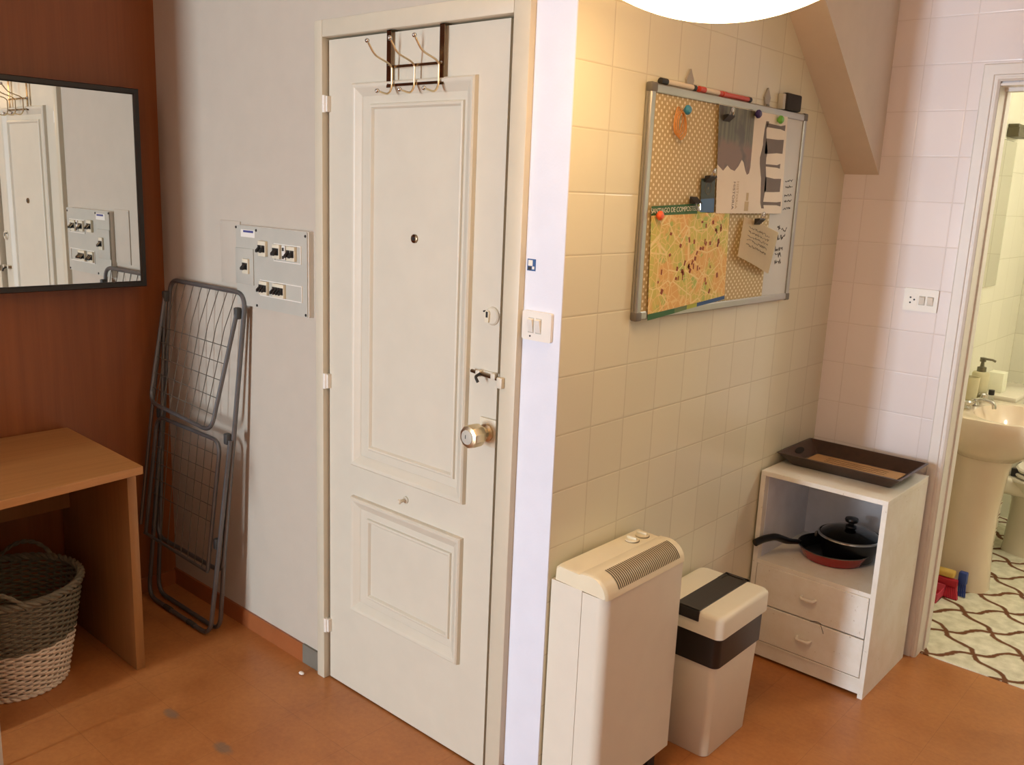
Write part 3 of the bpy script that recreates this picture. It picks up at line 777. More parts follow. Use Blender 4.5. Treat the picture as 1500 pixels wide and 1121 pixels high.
# pans on the shelf
SZ = .375
PC = (-1.112, 3.080)
pn = thing('frying_pan', 'red frying pan with long black handle on the cabinet shelf', 'frying pan', (PC[0], PC[1], SZ))
bm = BM(); lathe(bm, [(.0001, .0), (.098, .0), (.106, .004), (.124, .040), (.126, .044)], (PC[0], PC[1], SZ), 48, cap=False); 
pb = part('body', bm, 'red_enamel', pn)
bm = BM(); lathe(bm, [(.1262, .0435), (.1268, .0455), (.1235, .0455), (.1215, .041), (.104, .007), (.0001, .005)], (PC[0], PC[1], SZ), 48, cap=False); part('inside', bm, 'nonstick', pn, 'black non-stick inside')
bm = BM(); lathe(bm, [(.1255, .0415), (.1275, .0425), (.1275, .0448), (.1262, .0455)], (PC[0], PC[1], SZ), 48, cap=False); part('rim', bm, 'steel', pn)
bm = BM(); tube(bm, fillet([(-1.218, 3.020, SZ + .045), (-1.243, 2.978, SZ + .052), (-1.268, 2.92, SZ + .078), (-1.288, 2.865, SZ + .078), (-1.302, 2.832, SZ + .068)], .02), [.009 + .004 * min(1, i / 6) for i in range(23)], 12)
part('handle', bm, 'bakelite', pn)
QC = (-1.072, 3.106)
bp = thing('saucepan', 'black pan stacked inside the red frying pan under a glass lid', 'pan', (QC[0], QC[1], SZ + .02))
bm = BM(); lathe(bm, [(.0001, .008), (.078, .008), (.086, .012), (.106, .085), (.107, .088), (.104, .088), (.084, .016), (.0001, .012)], (QC[0], QC[1], SZ), 48); part('body', bm, 'nonstick', bp)
bm = BM(); bx(bm, QC[0] - .108, QC[0] - .098, QC[1] - .055, QC[1] - .035, SZ + .070, SZ + .088, .003); part('grip', bm, 'steel', bp)
gl = thing('pan_lid', 'domed glass lid with black knob on top of the stacked pans', 'pan lid', (QC[0], QC[1], SZ + .088))
bm = BM(); lathe(bm, [(.106, .0905), (.098, .099), (.08, .109), (.055, .117), (.03, .121), (.0001, .1225), (.0001, .1205), (.03, .119), (.055, .115), (.08, .107), (.098, .097), (.104, .0905)], (QC[0], QC[1], SZ), 48); part('dome', bm, 'glass', gl)
bm = BM(); lathe(bm, [(.1085, .0885), (.1105, .090), (.1095, .0945), (.105, .0965), (.1045, .0925), (.106, .0885)], (QC[0], QC[1], SZ), 48, cap=False); part('steel_rim', bm, 'chrome', gl)
bm = BM(); lathe(bm, [(.020, .1225), (.019, .128), (.010, .132), (.010, .137), (.021, .142), (.024, .149), (.022, .155), (.0001, .158)], (QC[0], QC[1], SZ), 24); part('knob', bm, 'bakelite', gl)

# ------------------------------------------------------------------ noticeboard
wb = thing('noticeboard', 'aluminium framed noticeboard, half dotted tan and half whiteboard, on the tiled wall', 'noticeboard', (XT, 2.445, 1.305))
VY0, VY1, VZ0, VZ1 = 1.982, 2.905, 1.303, 1.906
XF = -1.306; XP = -1.312
bm = BM()
L = [[(x, VY0 + i, VZ0 + i), (x, VY1 - i, VZ0 + i), (x, VY1 - i, VZ1 - i), (x, VY0 + i, VZ1 - i)] for i, x in ((.002, XT + .001), (0, XT + .004), (0, XT + .0095), (.002, XT + .0105), (.002, XT + .0125), (0, XT + .0135), (0, XF - .003), (.003, XF), (.018, XF), (.022, XF - .002), (.022, XP - .002))]
loft(bm, L, True, False, False); part('frame', bm, 'alu', wb)
YS = 2.712
bm = BM(); bx(bm, XT + .003, XP, VY0 + .02, YS, VZ0 + .02, VZ1 - .02); part('dotted_panel', bm, 'dots', wb)
bm = BM(); bx(bm, XT + .003, XP, YS, VY1 - .02, VZ0 + .02, VZ1 - .02); wp = part('whiteboard_panel', bm, 'whiteboard', wb)
for y in (VY0, VY1):
    for z in (VZ0, VZ1):
        sy = 1 if y == VY0 else -1; sz = 1 if z == VZ0 else -1
        bm = BM(); bx(bm, XT + .002, XF + .002, y - sy * .002, y + sy * .026, z - sz * .002, z + sz * .022, .004); part('corner_cap', bm, 'board_grey', wb)
bm = BM()
for k, (y, z) in enumerate([(2.800, 1.690), (2.805, 1.672), (2.803, 1.645), (2.806, 1.627), (2.803, 1.603)]):
    scribble(bm, XP + .0004, y, y + .052, z, z + .004, .004, .0009, k)
for k, (y0, y1, z) in enumerate([(2.775, 2.800, 1.540), (2.808, 2.845, 1.536), (2.785, 2.838, 1.510), (2.775, 2.830, 1.474), (2.778, 2.822, 1.452), (2.780, 2.826, 1.430)]):
    scribble(bm, XP + .0004, y0, y1, z, z + .003, .009, .0010, k + 20)
part('lettering', bm, 'marker_ink', wb)

def sheet(y0, y1, z0, z1, x, th=.0006):
    bm = BM(); bx(bm, x, x + th, y0, y1, z0, z1); return bm
# city map
mp = thing('city_map', 'green and orange city map pinned to the lower left of the noticeboard', 'map', (XP, 2.24, 1.30))
def mquad(a, b, c, d, x, th=.0004):  # (y,z) corners -> thin sheet, slightly out of square like the photo
    bm = BM(); loft(bm, [[(x, p[0], p[1]) for p in (a, b, c, d)], [(x + th, p[0], p[1]) for p in (a, b, c, d)]]); return bm
x = XF + .0012
part('sheet', mquad((2.035, 1.316), (2.450, 1.342), (2.436, 1.590), (2.018, 1.578), x), 'map', mp)
part('title_band', mquad((2.018, 1.577), (2.25, 1.584), (2.25, 1.612), (2.016, 1.601), x, .0005), 'map_green', mp)
part('title_band', mquad((2.25, 1.584), (2.30, 1.586), (2.30, 1.614), (2.25, 1.612), x, .0005), 'map_lime', mp)
part('footer_band', mquad((2.036, 1.300), (2.17, 1.310), (2.17, 1.3235), (2.035, 1.317), x, .0005), 'map_green', mp)
part('footer_band', mquad((2.17, 1.310), (2.235, 1.316), (2.235, 1.328), (2.17, 1.3235), x, .0005), 'map_grey', mp)
part('footer_band', mquad((2.235, 1.316), (2.29, 1.320), (2.29, 1.331), (2.235, 1.328), x, .0005), 'map_lime', mp)
part('footer_band', mquad((2.29, 1.320), (2.452, 1.332), (2.45, 1.343), (2.29, 1.331), x, .0005), 'map_blue', mp)
bm = text_bm('SANTIAGO DE COMPOSTELA', .0185, frame4((x + .0007, 2.135, 1.5935), (0, .9990, .045), (0, -.045, .9990), (1, 0, 0)))
part('title_lettering', bm, 'text_white', mp)
rr = random.Random(3)
for k in range(46):
    a, r = rr.gauss(0, 1), rr.gauss(0, 1)
    y = 2.275 + .055 * a + .02 * r; z = 1.48 + .055 * r + .02 * a
    if k > 28: y = rr.uniform(2.05, 2.42); z = rr.uniform(1.36, 1.57)
    if not (2.05 < y < 2.42 and 1.35 < z < 1.565): continue
    w, h, an = rr.uniform(.002, .006), rr.uniform(.003, .008), rr.uniform(-.5, .5)
    c, s = math.cos(an), math.sin(an)
    q = [(y + c * u * w - s * v * h, z + s * u * w + c * v * h) for u, v in ((-1, -1), (1, -1), (1, 1), (-1, 1))]
    if k == 0: mb = BM()
    loft(mb, [[(x + .0004, *p) for p in q], [(x + .0006, *p) for p in q]])
part('print', mb, 'map_red', mp)
# poster
ps = thing('poster', 'tall leaflet with dark photo and grey arch silhouette on the noticeboard', 'poster', (XP, 2.55, 1.586))
xq = XF + .0026
part('sheet', mquad((2.352, 1.586), (2.776, 1.588), (2.752, 1.886), (2.318, 1.884), xq), 'paper', ps)
ph_poly = [(2.318, 1.883), (2.532, 1.884), (2.534, 1.80), (2.535, 1.722), (2.530, 1.705), (2.518, 1.700), (2.505, 1.712), (2.490, 1.735), (2.478, 1.742), (2.460, 1.722), (2.440, 1.708), (2.415, 1.712), (2.395, 1.722), (2.372, 1.706), (2.336, 1.722)]
bm = BM(); loft(bm, [[(xq + .0003, *p) for p in ph_poly], [(xq + .0006, *p) for p in ph_poly]]); part('photo_print', bm, 'photo', ps)
spine_l = [(1.862, 2.610), (1.838, 2.604), (1.808, 2.601), (1.793, 2.603), (1.775, 2.598), (1.754, 2.591), (1.735, 2.594), (1.705, 2.606), (1.692, 2.612), (1.660, 2.616), (1.650, 2.618), (1.620, 2.622), (1.603, 2.632)]
spine_r = [(1.862, 2.629), (1.838, 2.616), (1.808, 2.622), (1.793, 2.630), (1.775, 2.637), (1.754, 2.633), (1.735, 2.634), (1.705, 2.642), (1.692, 2.647), (1.660, 2.652), (1.650, 2.645), (1.620, 2.640), (1.603, 2.650)]
bm = BM()
def flat(poly): loft(bm, [[(xq + .0003, *p) for p in poly], [(xq + .0006, *p) for p in poly]])
for k in range(len(spine_l) - 1):
    flat([(spine_l[k][1], spine_l[k][0]), (spine_l[k + 1][1], spine_l[k + 1][0]), (spine_r[k + 1][1], spine_r[k + 1][0]), (spine_r[k][1], spine_r[k][0])])
for y0, ys, ze0, ze1 in ((2.616, (2.63, 2.71, 2.742), (1.857, 1.855, 1.860), (1.845, 1.8455, 1.842)), (2.619, (2.635, 2.70, 2.741), (1.812, 1.813, 1.8156), (1.766, 1.7725, 1.773)),
                         (2.633, (2.64, 2.712, 2.733), (1.7365, 1.737, 1.7425), (1.7295, 1.729, 1.727)), (2.640, (2.65, 2.70, 2.749), (1.699, 1.695, 1.6966), (1.653, 1.654, 1.656)), (2.638, (2.645, 2.735, 2.764), (1.6232, 1.6231, 1.6255), (1.6132, 1.6139, 1.6105))):
    flat([(y0, ze0[0]), (y0, ze1[0]), (ys[1], ze1[1]), (ys[1], ze0[1])]); flat([(ys[1], ze0[1]), (ys[1], ze1[1]), (ys[2], ze1[2]), (ys[2], ze0[2])])
part('silhouette_print', bm, 'arch', ps)
part('lettering', text_bm('HISTORIA', .0185, frame4((xq + .0007, 2.446, 1.638), (0, 0, -1), (0, 1, 0), (1, 0, 0))), 'arch', ps)
part('lettering', text_bm('HISTORIA', .0185, frame4((xq + .0007, 2.467, 1.640), (0, 0, -1), (0, 1, 0), (1, 0, 0))), 'text_tan', ps)
bm = BM(); bx(bm, xq + .0003, xq + .0006, 2.520, 2.546, 1.594, 1.622); bx(bm, xq + .0003, xq + .0006, 2.526, 2.541, 1.624, 1.648); part('logo_print', bm, 'text_tan', ps)
# postcard
pc = thing('postcard', 'small dark green and blue card clipped beside the poster', 'postcard', (XP, 2.3, 1.59))
part('upper_half', mquad((2.262, 1.624), (2.338, 1.628), (2.333, 1.684), (2.256, 1.680), XF + .0018), 'postcard', pc)
part('lower_half', mquad((2.264, 1.588), (2.341, 1.588), (2.338, 1.628), (2.262, 1.624), XF + .0018), 'postcard_blue', pc)
bm = BM(); 
tube(bm, [(XF + .0024, 2.298 + .017 * math.cos(a * PI / 12), 1.655 + .017 * math.sin(a * PI / 12)) for a in range(24)], .0009, 4, True); ball(bm, (XF + .0024, 2.298, 1.655), .004, .1, 1, 1, 8, 6); part('emblem', bm, 'text_grey', pc)
# note
def note(u, v):
    y = 2.520 + .242 * u - .034 * v - .019 * u * v
    z = 1.578 - .050 * u - .118 * v + -.012 * u * v
    return (XF + .006 + .008 * v * (1 - .5 * u) + .004 * u + .004 * math.sin(u * 4), y, z)
nt = thing('note_paper', 'loose cream note hanging tilted from a black clip on the noticeboard', 'note', (XP, 2.62, 1.42))
bm = BM(); grid_sheet(bm, note, 8, 8); bmesh.ops.solidify(bm, geom=bm.faces[:], thickness=.0005); part('sheet', bm, 'note', nt)
bm = BM()
for k, v in enumerate((.2, .3, .4, .5, .62)):
    rr = random.Random(k + 90); tube(bm, [tuple(Vector(note(.15 + .6 * i / 40, v + rr.uniform(-.03, .03))) + Vector((.0008, 0, 0))) for i in range(41)], .0005, 4)
part('lettering', bm, 'text_grey', nt)
# rubber bands
rb = BM()
for k in range(4):
    cy, cz = 2.110 + .004 * k, 1.828 - .004 * k; pts = []
    for i in range(28):
        a = 2 * PI * i / 28
        pts.append((XF + .004 + .002 * k, cy + (.020 + .003 * math.sin(2 * a + k)) * math.cos(a), cz + (.034 + .003 * math.cos(3 * a)) * math.sin(a) - .006))
    tube(rb, pts, .0016, 5, True)
single('rubber_bands', rb, 'rubber', 'loop of tan rubber bands hanging on the blue pin', 'rubber bands', (XF, 2.11, 1.80))
def pin(y, z, m, col, where, x=XF + .002):
    t = thing('push_pin', f'{col} round push pin {where}', 'push pin', (x, y, z), 'push pins on the noticeboard')
    bm = BM(); lathe(bm, [(.0001, .019), (.008, .018), (.0125, .013), (.0125, .008), (.008, .004), (.006, .001), (.0001, .0)], (x, y, z), 16, 'x'); part('head', bm, m, t)
    bm = BM(); tube(bm, [(x + .002, y, z), (XP - .001, y, z)], .0007, 5); part('needle', bm, 'steel', t)
pin(2.126, 1.851, 'pin_blue', 'blue', 'holding the rubber bands', XF + .010)
pin(2.535, 1.876, 'pin_purple', 'dark purple', 'at the top middle of the poster', XF + .003)
pin(2.684, 1.872, 'pin_green', 'light green', 'above the arch silhouette', XF + .003)
pin(2.043, 1.578, 'pin_orange', 'orange', 'on the corner of the city map', XF + .002)
def clip(y, z, up, where, x=XF + .004):
    t = thing('bulldog_clip', f'black bulldog clip {where}', 'clip', (x, y, z), 'clips on the noticeboard')
    s = 1 if up else -1
    bm = BM(); prism(bm, [(x - .002, z - s * .012), (x + .016, z + s * .004), (x + .014, z + s * .008), (x - .002, z + s * .006)], 'y', y - .019, y + .019); part('body', bm, 'dark', t)
    bm = BM(); tube(bm, fillet([(x + .013, y - .010, z + s * .004), (x + .018, y - .008, z + s * .026), (x + .018, y + .008, z + s * .026), (x + .013, y + .010, z + s * .004)], .008), .0018, 6); ball(bm, (x + .017, y, z + s * .020), .007, .3, 1, 1, 10, 8); part('handle', bm, 'chrome', t)
clip(2.365, 1.852, True, 'at the top left of the poster', XF + .004)
clip(2.293, 1.682, True, 'holding the dark green card')
clip(2.222, 1.618, False, 'at the top edge of the city map')
clip(2.588, 1.566, True, 'holding the tilted cream note', XF + .018)
# markers lying on the top edge
def marker(y0, y1, capy, m, mc, label, z=VZ1 + .0085, x=-1.3145, tip=None):
    t = thing('marker_pen', label, 'marker pen', (x, (y0 + y1) / 2, VZ1), 'marker pens along the top of the noticeboard')
    bm = BM(); lathe(bm, [(.0001, 0), (.0068, .002), (.0072, (y1 - y0) * .9), (.005, y1 - y0), (.0001, y1 - y0)], (x, y0, z), 14, 'y'); part('barrel', bm, m, t)
    bm = BM(); lathe(bm, [(.0001, -.001), (.0080, .001), (.0082, capy), (.0074, capy)], (x, y0 - .001, z), 14, 'y'); part('cap', bm, mc, t)
    if tip:
        bm = BM(); lathe(bm, [(.0076, y1 - y0 - .018), (.0078, y1 - y0 - .003), (.0001, y1 - y0 + .002)], (x, y0, z), 14, 'y'); part('end_plug', bm, tip, t)
marker(2.030, 2.205, .03, 'pen_white', 'dark', 'black-capped marker at the left end of the noticeboard top', tip='dark')
marker(2.222, 2.345, .030, 'pen_white', 'red_pen', 'red-capped marker lying below the left grey hanger', tip='red_pen')
marker(2.350, 2.520, .020, 'red_pen', 'red_pen', 'red marker with black end nearest the board eraser', tip='dark')
er = thing('board_eraser', 'charcoal board eraser standing on the noticeboard top edge', 'eraser', (-1.312, 2.79, VZ1))
bm = BM(); bx(bm, XT + .001, -1.300, 2.735, 2.838, VZ1 + .001, VZ1 + .052, .006, 3); part('felt', bm, 'eraser', er)
bm = BM(); bx(bm, XT + .001, -1.306, 2.716, 2.735, VZ1 + .001, VZ1 + .048, .003); part('grip', bm, 'grey_plastic', er)
for y, where in ((2.185, 'above the markers'), (2.640, 'next to the board eraser')):
    t = thing('board_hanger', f'grey diamond shaped wall hanger {where}', 'hanger', (XT, y, VZ1), 'hangers at the top of the noticeboard')
    bm = BM(); prism(bm, [(y, VZ1 + .056), (y - .019, VZ1 + .028), (y - .010, VZ1 + .002), (y + .010, VZ1 + .002), (y + .019, VZ1 + .028)], 'x', XT, XT + .006); part('plate', bm, 'hanger_grey', t)
    bm = BM(); bx(bm, XT + .0005, XT + .010, y - .008, y + .008, VZ1, VZ1 + .008, .001); part('clamp', bm, 'board_grey', t)

# ------------------------------------------------------------------ right wall: socket plate and door frame
so = thing('socket_plate', 'off-white plate with socket and two switches left of the bathroom doorway', 'socket', (-1.0, YR, 1.307))
bm = BM(); prism(bm, rrect(-1.058, -.944, 1.268, 1.347, .004), 'y', YR - .009, YR); part('plate', bm, 'white_plastic', so)
bm = BM(); bx(bm, -1.046, -1.012, YR - .010, YR - .008, 1.288, 1.327); sk = part('socket_face', bm, 'white_plastic', so)
bm = BM()
for dx, dz in ((-.006, .008), (-.006, -.010), (.007, .001)): lathe(bm, [(.0001, -.0104), (.0034, -.0104), (.0034, -.009)], (-1.029 + dx, YR, 1.307 + dz), 10, 'y')
part('pin_hole', bm, 'dark', sk)
for xx in (-.996, -.968):
    bm = BM(); bx(bm, xx - .0105, xx + .0105, YR - .0098, YR - .008, 1.291, 1.323); s = part('rocker_surround', bm, 'grey_plastic', so)
    bm = BM(); prism(bm, [(YR - .0096, 1.293), (YR - .0096, 1.321), (YR - .0165, 1.319), (YR - .011, 1.295)], 'x', xx - .009, xx + .009); part('rocker', bm, 'white_plastic', s)

d2 = thing('door_2', 'off-white moulded frame of the open bathroom doorway', 'doorway', (-.46, YR, 0), kind='structure')
AX = -.901; AZ = 2.088; AY = YR - .022
prof = [(0, YR + .0), (0, AY + .004), (.004, AY), (.034, AY), (.037, AY + .005), (.041, AY + .005), (.043, AY + .001), (.048, AY + .001), (.051, AY + .005), (.055, AY + .008)]
def arch_path(i): return [(AX + i, 0), (AX + i, AZ - i), (OX1 + (OX0 - AX) - i, AZ - i), (OX1 + (OX0 - AX) - i, 0)]
bm = BM(); loft(bm, [[(p[0], y, p[1]) for p in arch_path(i)] for i, y in prof], False, False, False); part('architrave', bm, 'bath_frame', d2, smooth=20)
bm = BM()
bx(bm, OX0 - .008, OX0, AY + .012, YR + .135, 0, OZ); bx(bm, OX1, OX1 + .008, AY + .012, YR + .135, 0, OZ); bx(bm, OX0 - .008, OX1 + .008, AY + .012, YR + .135, OZ, OZ + .008)
bx(bm, OX0, OX0 + .006, YR + .065, YR + .10, 0, OZ); bx(bm, OX0, OX1, YR + .05, YR + .085, OZ - .012, OZ)
part('jamb_lining', bm, 'bath_frame', d2)

# ------------------------------------------------------------------ pendant lamp
LC = (-.905, 1.575); LZ = 1.954
lp = thing('pendant_lamp', 'lit opal glass pendant lamp hanging at the top of the photo', 'pendant lamp', (LC[0], LC[1], ZC))
bm = BM(); prof = []
for i in range(12):
    a = .575 * i / 11; prof.append((max(.0001, .43 * math.sin(a)), .43 - .43 * math.cos(a)))
prof += [(.240, .082), (.242, .090), (.238, .094)]
for i in range(12):
    a = .57 * (1 - i / 11); prof.append((max(.0001, .426 * math.sin(a)), .434 - .43 * math.cos(a)))
lathe(bm, prof, (LC[0], LC[1], LZ), 56, cap=False); part('bowl_shade', bm, 'lamp_glass', lp)
bm = BM(); tube(bm, [(LC[0], LC[1], ZC - .02), (LC[0], LC[1], LZ + .105)], .007, 10); part('rod', bm, 'brass', lp)
bm = BM(); lathe(bm, [(.0001, 0), (.055, 0), (.05, -.02), (.0001, -.025)], (LC[0], LC[1], ZC), 24); part('ceiling_rose', bm, 'brass', lp)
for k in range(3):
    a = 2 * PI * k / 3; bm = BM(); tube(bm, [(LC[0], LC[1], LZ + .20), (LC[0] + .236 * math.cos(a), LC[1] + .236 * math.sin(a), LZ + .092)], .0035, 6); part('support_arm', bm, 'brass', lp)

# ------------------------------------------------------------------ bathroom
SY, SXW = 4.14, XBL
sk = thing('washbasin', 'beige ceramic pedestal washbasin seen through the bathroom doorway', 'washbasin', (-.88, SY, 0))
RZ = .795
bm = BM(); W0 = XBL + .002
rings = [sell(-.90, SY, .13, .12, .60, 40, 2, W0), sell(-.89, SY, .19, .185, .655, 40, 2.1, W0), sell(-.885, SY, .225, .235, .70, 40, 2.3, W0), sell(-.885, SY, .238, .252, .745, 40, 2.4, W0),
         sell(-.885, SY, .240, .256, .780, 40, 2.4, W0), sell(-.885, SY, .236, .252, .794, 40, 2.4, W0), sell(-.885, SY, .228, .244, .797, 40, 2.4, W0),
         sell(-.818, SY, .148, .208, .792, 40, 2.2), sell(-.818, SY, .138, .192, .76, 40, 2.1), sell(-.822, SY, .11, .15, .70, 40, 2), sell(-.83, SY, .05, .07, .66, 40, 2)]
loft(bm, rings); part('basin', bm, 'ceramic', sk, smooth=50)
bm = BM(); PXc = -.918
loft(bm, [sell(PXc, SY, .108, .088, .0035, 32, 2.6), sell(PXc, SY, .106, .086, .03, 32, 2.6), sell(PXc - .002, SY, .098, .078, .20, 32, 2.4), sell(PXc - .002, SY, .100, .080, .38, 32, 2.3), sell(PXc, SY, .112, .092, .54, 32, 2.2), sell(PXc + .004, SY, .128, .110, .62, 32, 2.1), sell(PXc + .01, SY, .14, .13, .662, 32, 2.1)])
part('pedestal', bm, 'ceramic', sk, smooth=50)
bm = BM(); lathe(bm, [(.0001, .004), (.006, .004), (.008, 0)], (-.952, SY - .16, .755), 10, 'y'); part('overflow', bm, 'dark', sk)
TXX = -.992
fc = thing('basin_tap', 'chrome two-handle tap on the back of the washbasin', 'tap', (TXX, SY + .06, RZ))
bm = BM(); tube(bm, [(TXX, SY - .06, RZ + .014), (TXX, SY + .175, RZ + .014)], .010, 12); lathe(bm, [(.020, 0), (.015, .012), (.014, .026)], (TXX, SY + .06, RZ + .001), 16); part('body', bm, 'chrome', fc)
bm = BM(); tube(bm, fillet([(TXX, SY + .06, RZ + .020), (TXX + .03, SY + .06, RZ + .030), (TXX + .075, SY + .06, RZ + .022), (TXX + .08, SY + .06, RZ - .004)], .015), .009, 10); part('spout', bm, 'chrome', fc)
for y in (SY - .05, SY + .175):
    bm = BM(); lathe(bm, [(.014, .004), (.012, .014), (.019, .018), (.020, .030), (.014, .037), (.0001, .039)], (TXX, y, RZ), 10); part('handle', bm, 'chrome', fc)
SPX, SPY = -1.022, SY + .222
dp = thing('soap_dispenser', 'cream soap dispenser with metal pump on the washbasin', 'soap dispenser', (SPX, SPY, RZ))
bm = BM(); lathe(bm, [(.0001, 0), (.034, 0), (.036, .112), (.032, .119), (.014, .123)], (SPX, SPY, RZ + .001), 24); part('bottle', bm, 'stone_cup', dp)
bm = BM(); lathe(bm, [(.019, .120), (.019, .143), (.009, .146), (.007, .166), (.013, .168), (.013, .186), (.0001, .188)], (SPX, SPY, RZ), 18); tube(bm, [(SPX, SPY, RZ + .181), (SPX + .035, SPY + .01, RZ + .179), (SPX + .049, SPY + .014, RZ + .173)], .005, 8); part('pump', bm, 'pump', dp)
bm = BM(); lathe(bm, [(.0001, 0), (.032, 0), (.036, .100), (.0365, .108), (.033, .108), (.030, .006), (.0001, .005)], (-1.036, SY + .125, RZ + .001), 24)
single('tumbler', bm, 'stone_cup', 'cream stoneware tumbler beside the soap dispenser', 'tumbler', (-1.036, SY + .125, RZ))
bo = thing('small_bottle', 'small clear bottle with dark cap behind the washbasin tap', 'bottle', (-.968, SY + .212, RZ))
bm = BM(); lathe(bm, [(.0001, 0), (.011, 0), (.012, .022), (.008, .027)], (-.966, SY + .212, RZ + .001), 14); part('body', bm, 'glass', bo)
bm = BM(); lathe(bm, [(.0125, .026), (.0125, .048), (.0001, .049)], (-.966, SY + .212, RZ + .001), 14); part('cap', bm, 'dark', bo)
# toilet
to = thing('toilet', 'white ceramic toilet with lid down beyond the washbasin', 'toilet', (-.75, 4.77, 0))
TY = 4.775
bm = BM()
loft(bm, [sell(-.74, TY, .17, .095, .0025, 32, 2.6), sell(-.74, TY, .165, .090, .04, 32, 2.6), sell(-.74, TY, .16, .095, .16, 32, 2.4), sell(-.70, TY, .20, .135, .27, 32, 2.2), sell(-.67, TY, .245, .172, .345, 32, 2.3), sell(-.67, TY, .262, .185, .375, 32, 2.5), sell(-.67, TY, .258, .182, .385, 32, 2.5)])
bx(bm, -1.0, -.80, TY - .13, TY + .13, .30, .384, .02, 3); part('bowl', bm, 'ceramic_white', to, smooth=50)
bm = BM(); loft(bm, [sell(-.655, TY, .245, .178, .392, 32, 2.4), sell(-.655, TY, .248, .180, .400, 32, 2.4), sell(-.655, TY, .244, .176, .407, 32, 2.4)]); part('seat', bm, 'white_plastic', to)
bm = BM(); loft(bm, [sell(-.655, TY, .240, .172, .416, 32, 2.4), sell(-.655, TY, .243, .175, .426, 32, 2.4), sell(-.655, TY, .236, .168, .434, 32, 2.4)]); part('lid', bm, 'white_plastic', to)
bm = BM(); bx(bm, XBL + .004, -.915, TY - .21, TY + .21, .384, .76, .02, 3); part('cistern', bm, 'ceramic_white', to)
bm = BM(); bx(bm, XBL + .003, -.905, TY - .218, TY + .218, .760, .786, .008, 2); part('cistern_lid', bm, 'ceramic_white', to)
for y in (TY - .07, TY + .07):
    bm = BM(); bx(bm, -.905, -.875, y - .015, y + .015, .385, .425, .004); part('seat_hinge', bm, 'dark', to)
bm = BM(); bx(bm, -1.05, -.985, 4.62, 4.70, .787, .880, .002)
single('tissue_box', bm, 'white_box', 'plain white box standing on the toilet cistern', 'box', (-1.02, 4.66, .787))
pbx = BM(); prism(pbx, [(-1.02, 0.0035), (-.908, 0.0035), (-.898, .285), (-1.03, .285)], 'y', 4.53, 4.585)
single('patterned_box', pbx, 'box_pattern', 'narrow green lattice patterned box between washbasin pedestal and toilet', 'box', (-.965, 4.54, 0.003))
# brushes at the pedestal foot
rbh = thing('scrubbing_brush', 'red bristled brush propped at the foot of the pedestal', 'brush', (-.93, 3.95, 0.003))
bm = BM(); bx(bm, -.985, -.895, 3.950, 3.980, .045, .078, .006); part('block', bm, 'red_bristle', rbh)
bm = BM()
for i in range(10):
    for j in range(2):
        x0 = -.98 + .0088 * i; tube(bm, [(x0, 3.962 + .012 * j, .047), (x0 + .018, 3.925 + .012 * j, .0055)], .0046, 6)
part('bristles', bm, 'red_bristle', rbh)
bbh = thing('blue_brush', 'blue brush leaning beside the red brush', 'brush', (-.885, 3.99, 0.003))
bm = BM(); bx(bm, -.902, -.868, 3.985, 4.015, .055, .110, .005); part('block', bm, 'blue_plastic', bbh)
bm = BM()
for i in range(4): tube(bm, [(-.897 + .008 * i, 3.998, .058), (-.888 + .008 * i, 3.980, .0055)], .0042, 6)
part('bristles', bm, 'blue_plastic', bbh)
bm = BM(); bx(bm, -.99, -.912, 3.958, 4.003, .0795, .108, .009, 3)
single('sponge', bm, 'yellow', 'yellow sponge resting on the red brush', 'sponge', (-.95, 3.98, .079))
dpn = thing('dustpan', 'pink dustpan on the bathroom floor behind the door frame', 'dustpan', (-.98, 3.88, 0.003))
bm = BM(); prism(bm, [(3.83, .004), (3.945, .004), (3.945, .052), (3.938, .052), (3.935, .010), (3.83, .008)], 'x', -1.02, -.935); part('pan', bm, 'pink', dpn)
bm = BM(); bx(bm, -1.02, -1.016, 3.84, 3.945, .004, .045); bx(bm, -.939, -.935, 3.84, 3.945, .004, .040); part('side', bm, 'pink', dpn)
# bathroom mirror with lamp above
bmi = thing('bathroom_mirror', 'tall frameless mirror on the wall above the washbasin', 'mirror', (XBL, 4.2, 1.28))
bm = BM(); bx(bm, XBL + .001, XBL + .012, 3.75, 4.66, 1.282, 1.93, .002, 1); part('glass', bm, 'mirror', bmi)
bml = thing('mirror_lamp', 'dark bronze box lamp above the bathroom mirror', 'wall lamp', (XBL, 4.5, 1.95))
bm = BM(); bx(bm, XBL + .001, XBL + .05, 4.50, 4.67, 1.945, 1.985, .002, 1); part('housing', bm, 'bath_dark', bml)
bm = BM(); bx(bm, XBL + .001, XBL + .045, 4.505, 4.665, 1.985, 2.0, .002, 1); part('cap', bm, 'bath_dark', bml)

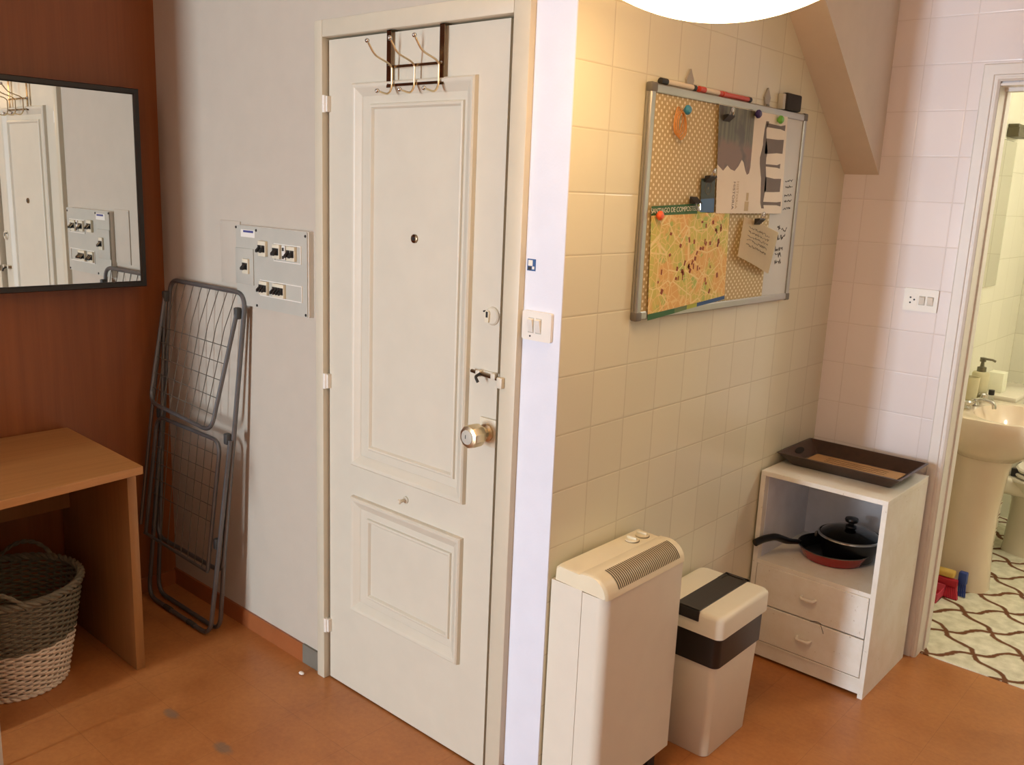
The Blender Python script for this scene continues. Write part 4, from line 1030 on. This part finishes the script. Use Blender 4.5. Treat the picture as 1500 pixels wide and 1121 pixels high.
# ------------------------------------------------------------------ camera
R0 = None
def rotv(w):
    w = Vector(w); return Matrix.Rotation(w.length, 3, w.normalized())
b = Matrix(((.7071067811865476, .7071067811865476, 0), (0, 0, 1), (-.7071067811865476, .7071067811865476, 0)))
Rm = rotv((0.21346603, -0.06307461, 0.03440794)) @ b     # columns: world X, Y, -Z in camera (right, down, forward)
right = Vector((Rm[0][0], Rm[0][1], -Rm[0][2])); down = Vector((Rm[1][0], Rm[1][1], -Rm[1][2])); fwd = Vector((Rm[2][0], Rm[2][1], -Rm[2][2]))
cam = bpy.data.cameras.new('camera'); co = bpy.data.objects.new('camera', cam); COL.objects.link(co)
co.matrix_world = frame4((0, 0, 1.63), right, -down, -fwd)
cam.sensor_fit = 'HORIZONTAL'; cam.sensor_width = 36.0; cam.lens = 1314.7 / 1500 * 36.0; cam.clip_start = .02
S.camera = co

# ------------------------------------------------------------------ light
def area(name, loc, rot, sx_, sy_, power, c):
    l = bpy.data.lights.new(name, 'AREA'); l.shape = 'RECTANGLE'; l.size = sx_; l.size_y = sy_; l.energy = power; l.color = c
    o = bpy.data.objects.new(name, l); COL.objects.link(o); o.location = loc; o.rotation_euler = rot; return o
area('window_daylight', ((WX0 + WX1) / 2, YW - .02, (WZ0 + WZ1) / 2), (math.radians(90), 0, 0), WX1 - WX0 - .1, WZ1 - WZ0 - .1, 290, (.76, .88, 1.0))
pl = bpy.data.lights.new('bathroom_ceiling_light', 'POINT'); pl.energy = 24; pl.color = (1.0, .95, .84); pl.shadow_soft_size = .12
po = bpy.data.objects.new('bathroom_ceiling_light', pl); COL.objects.link(po); po.location = (.12, 4.15, 2.25)
w = bpy.data.worlds.new('world'); S.world = w; w.use_nodes = True
w.node_tree.nodes['Background'].inputs[0].default_value = (.75, .86, 1.0, 1); w.node_tree.nodes['Background'].inputs[1].default_value = .6

S.cycles.use_denoising = True
S.cycles.max_bounces = 10; S.cycles.diffuse_bounces = 6
vs = S.view_settings
vs.view_transform = 'Standard'; vs.look = 'None'; vs.gamma = 1.0; vs.use_curve_mapping = False; vs.exposure = 0.0
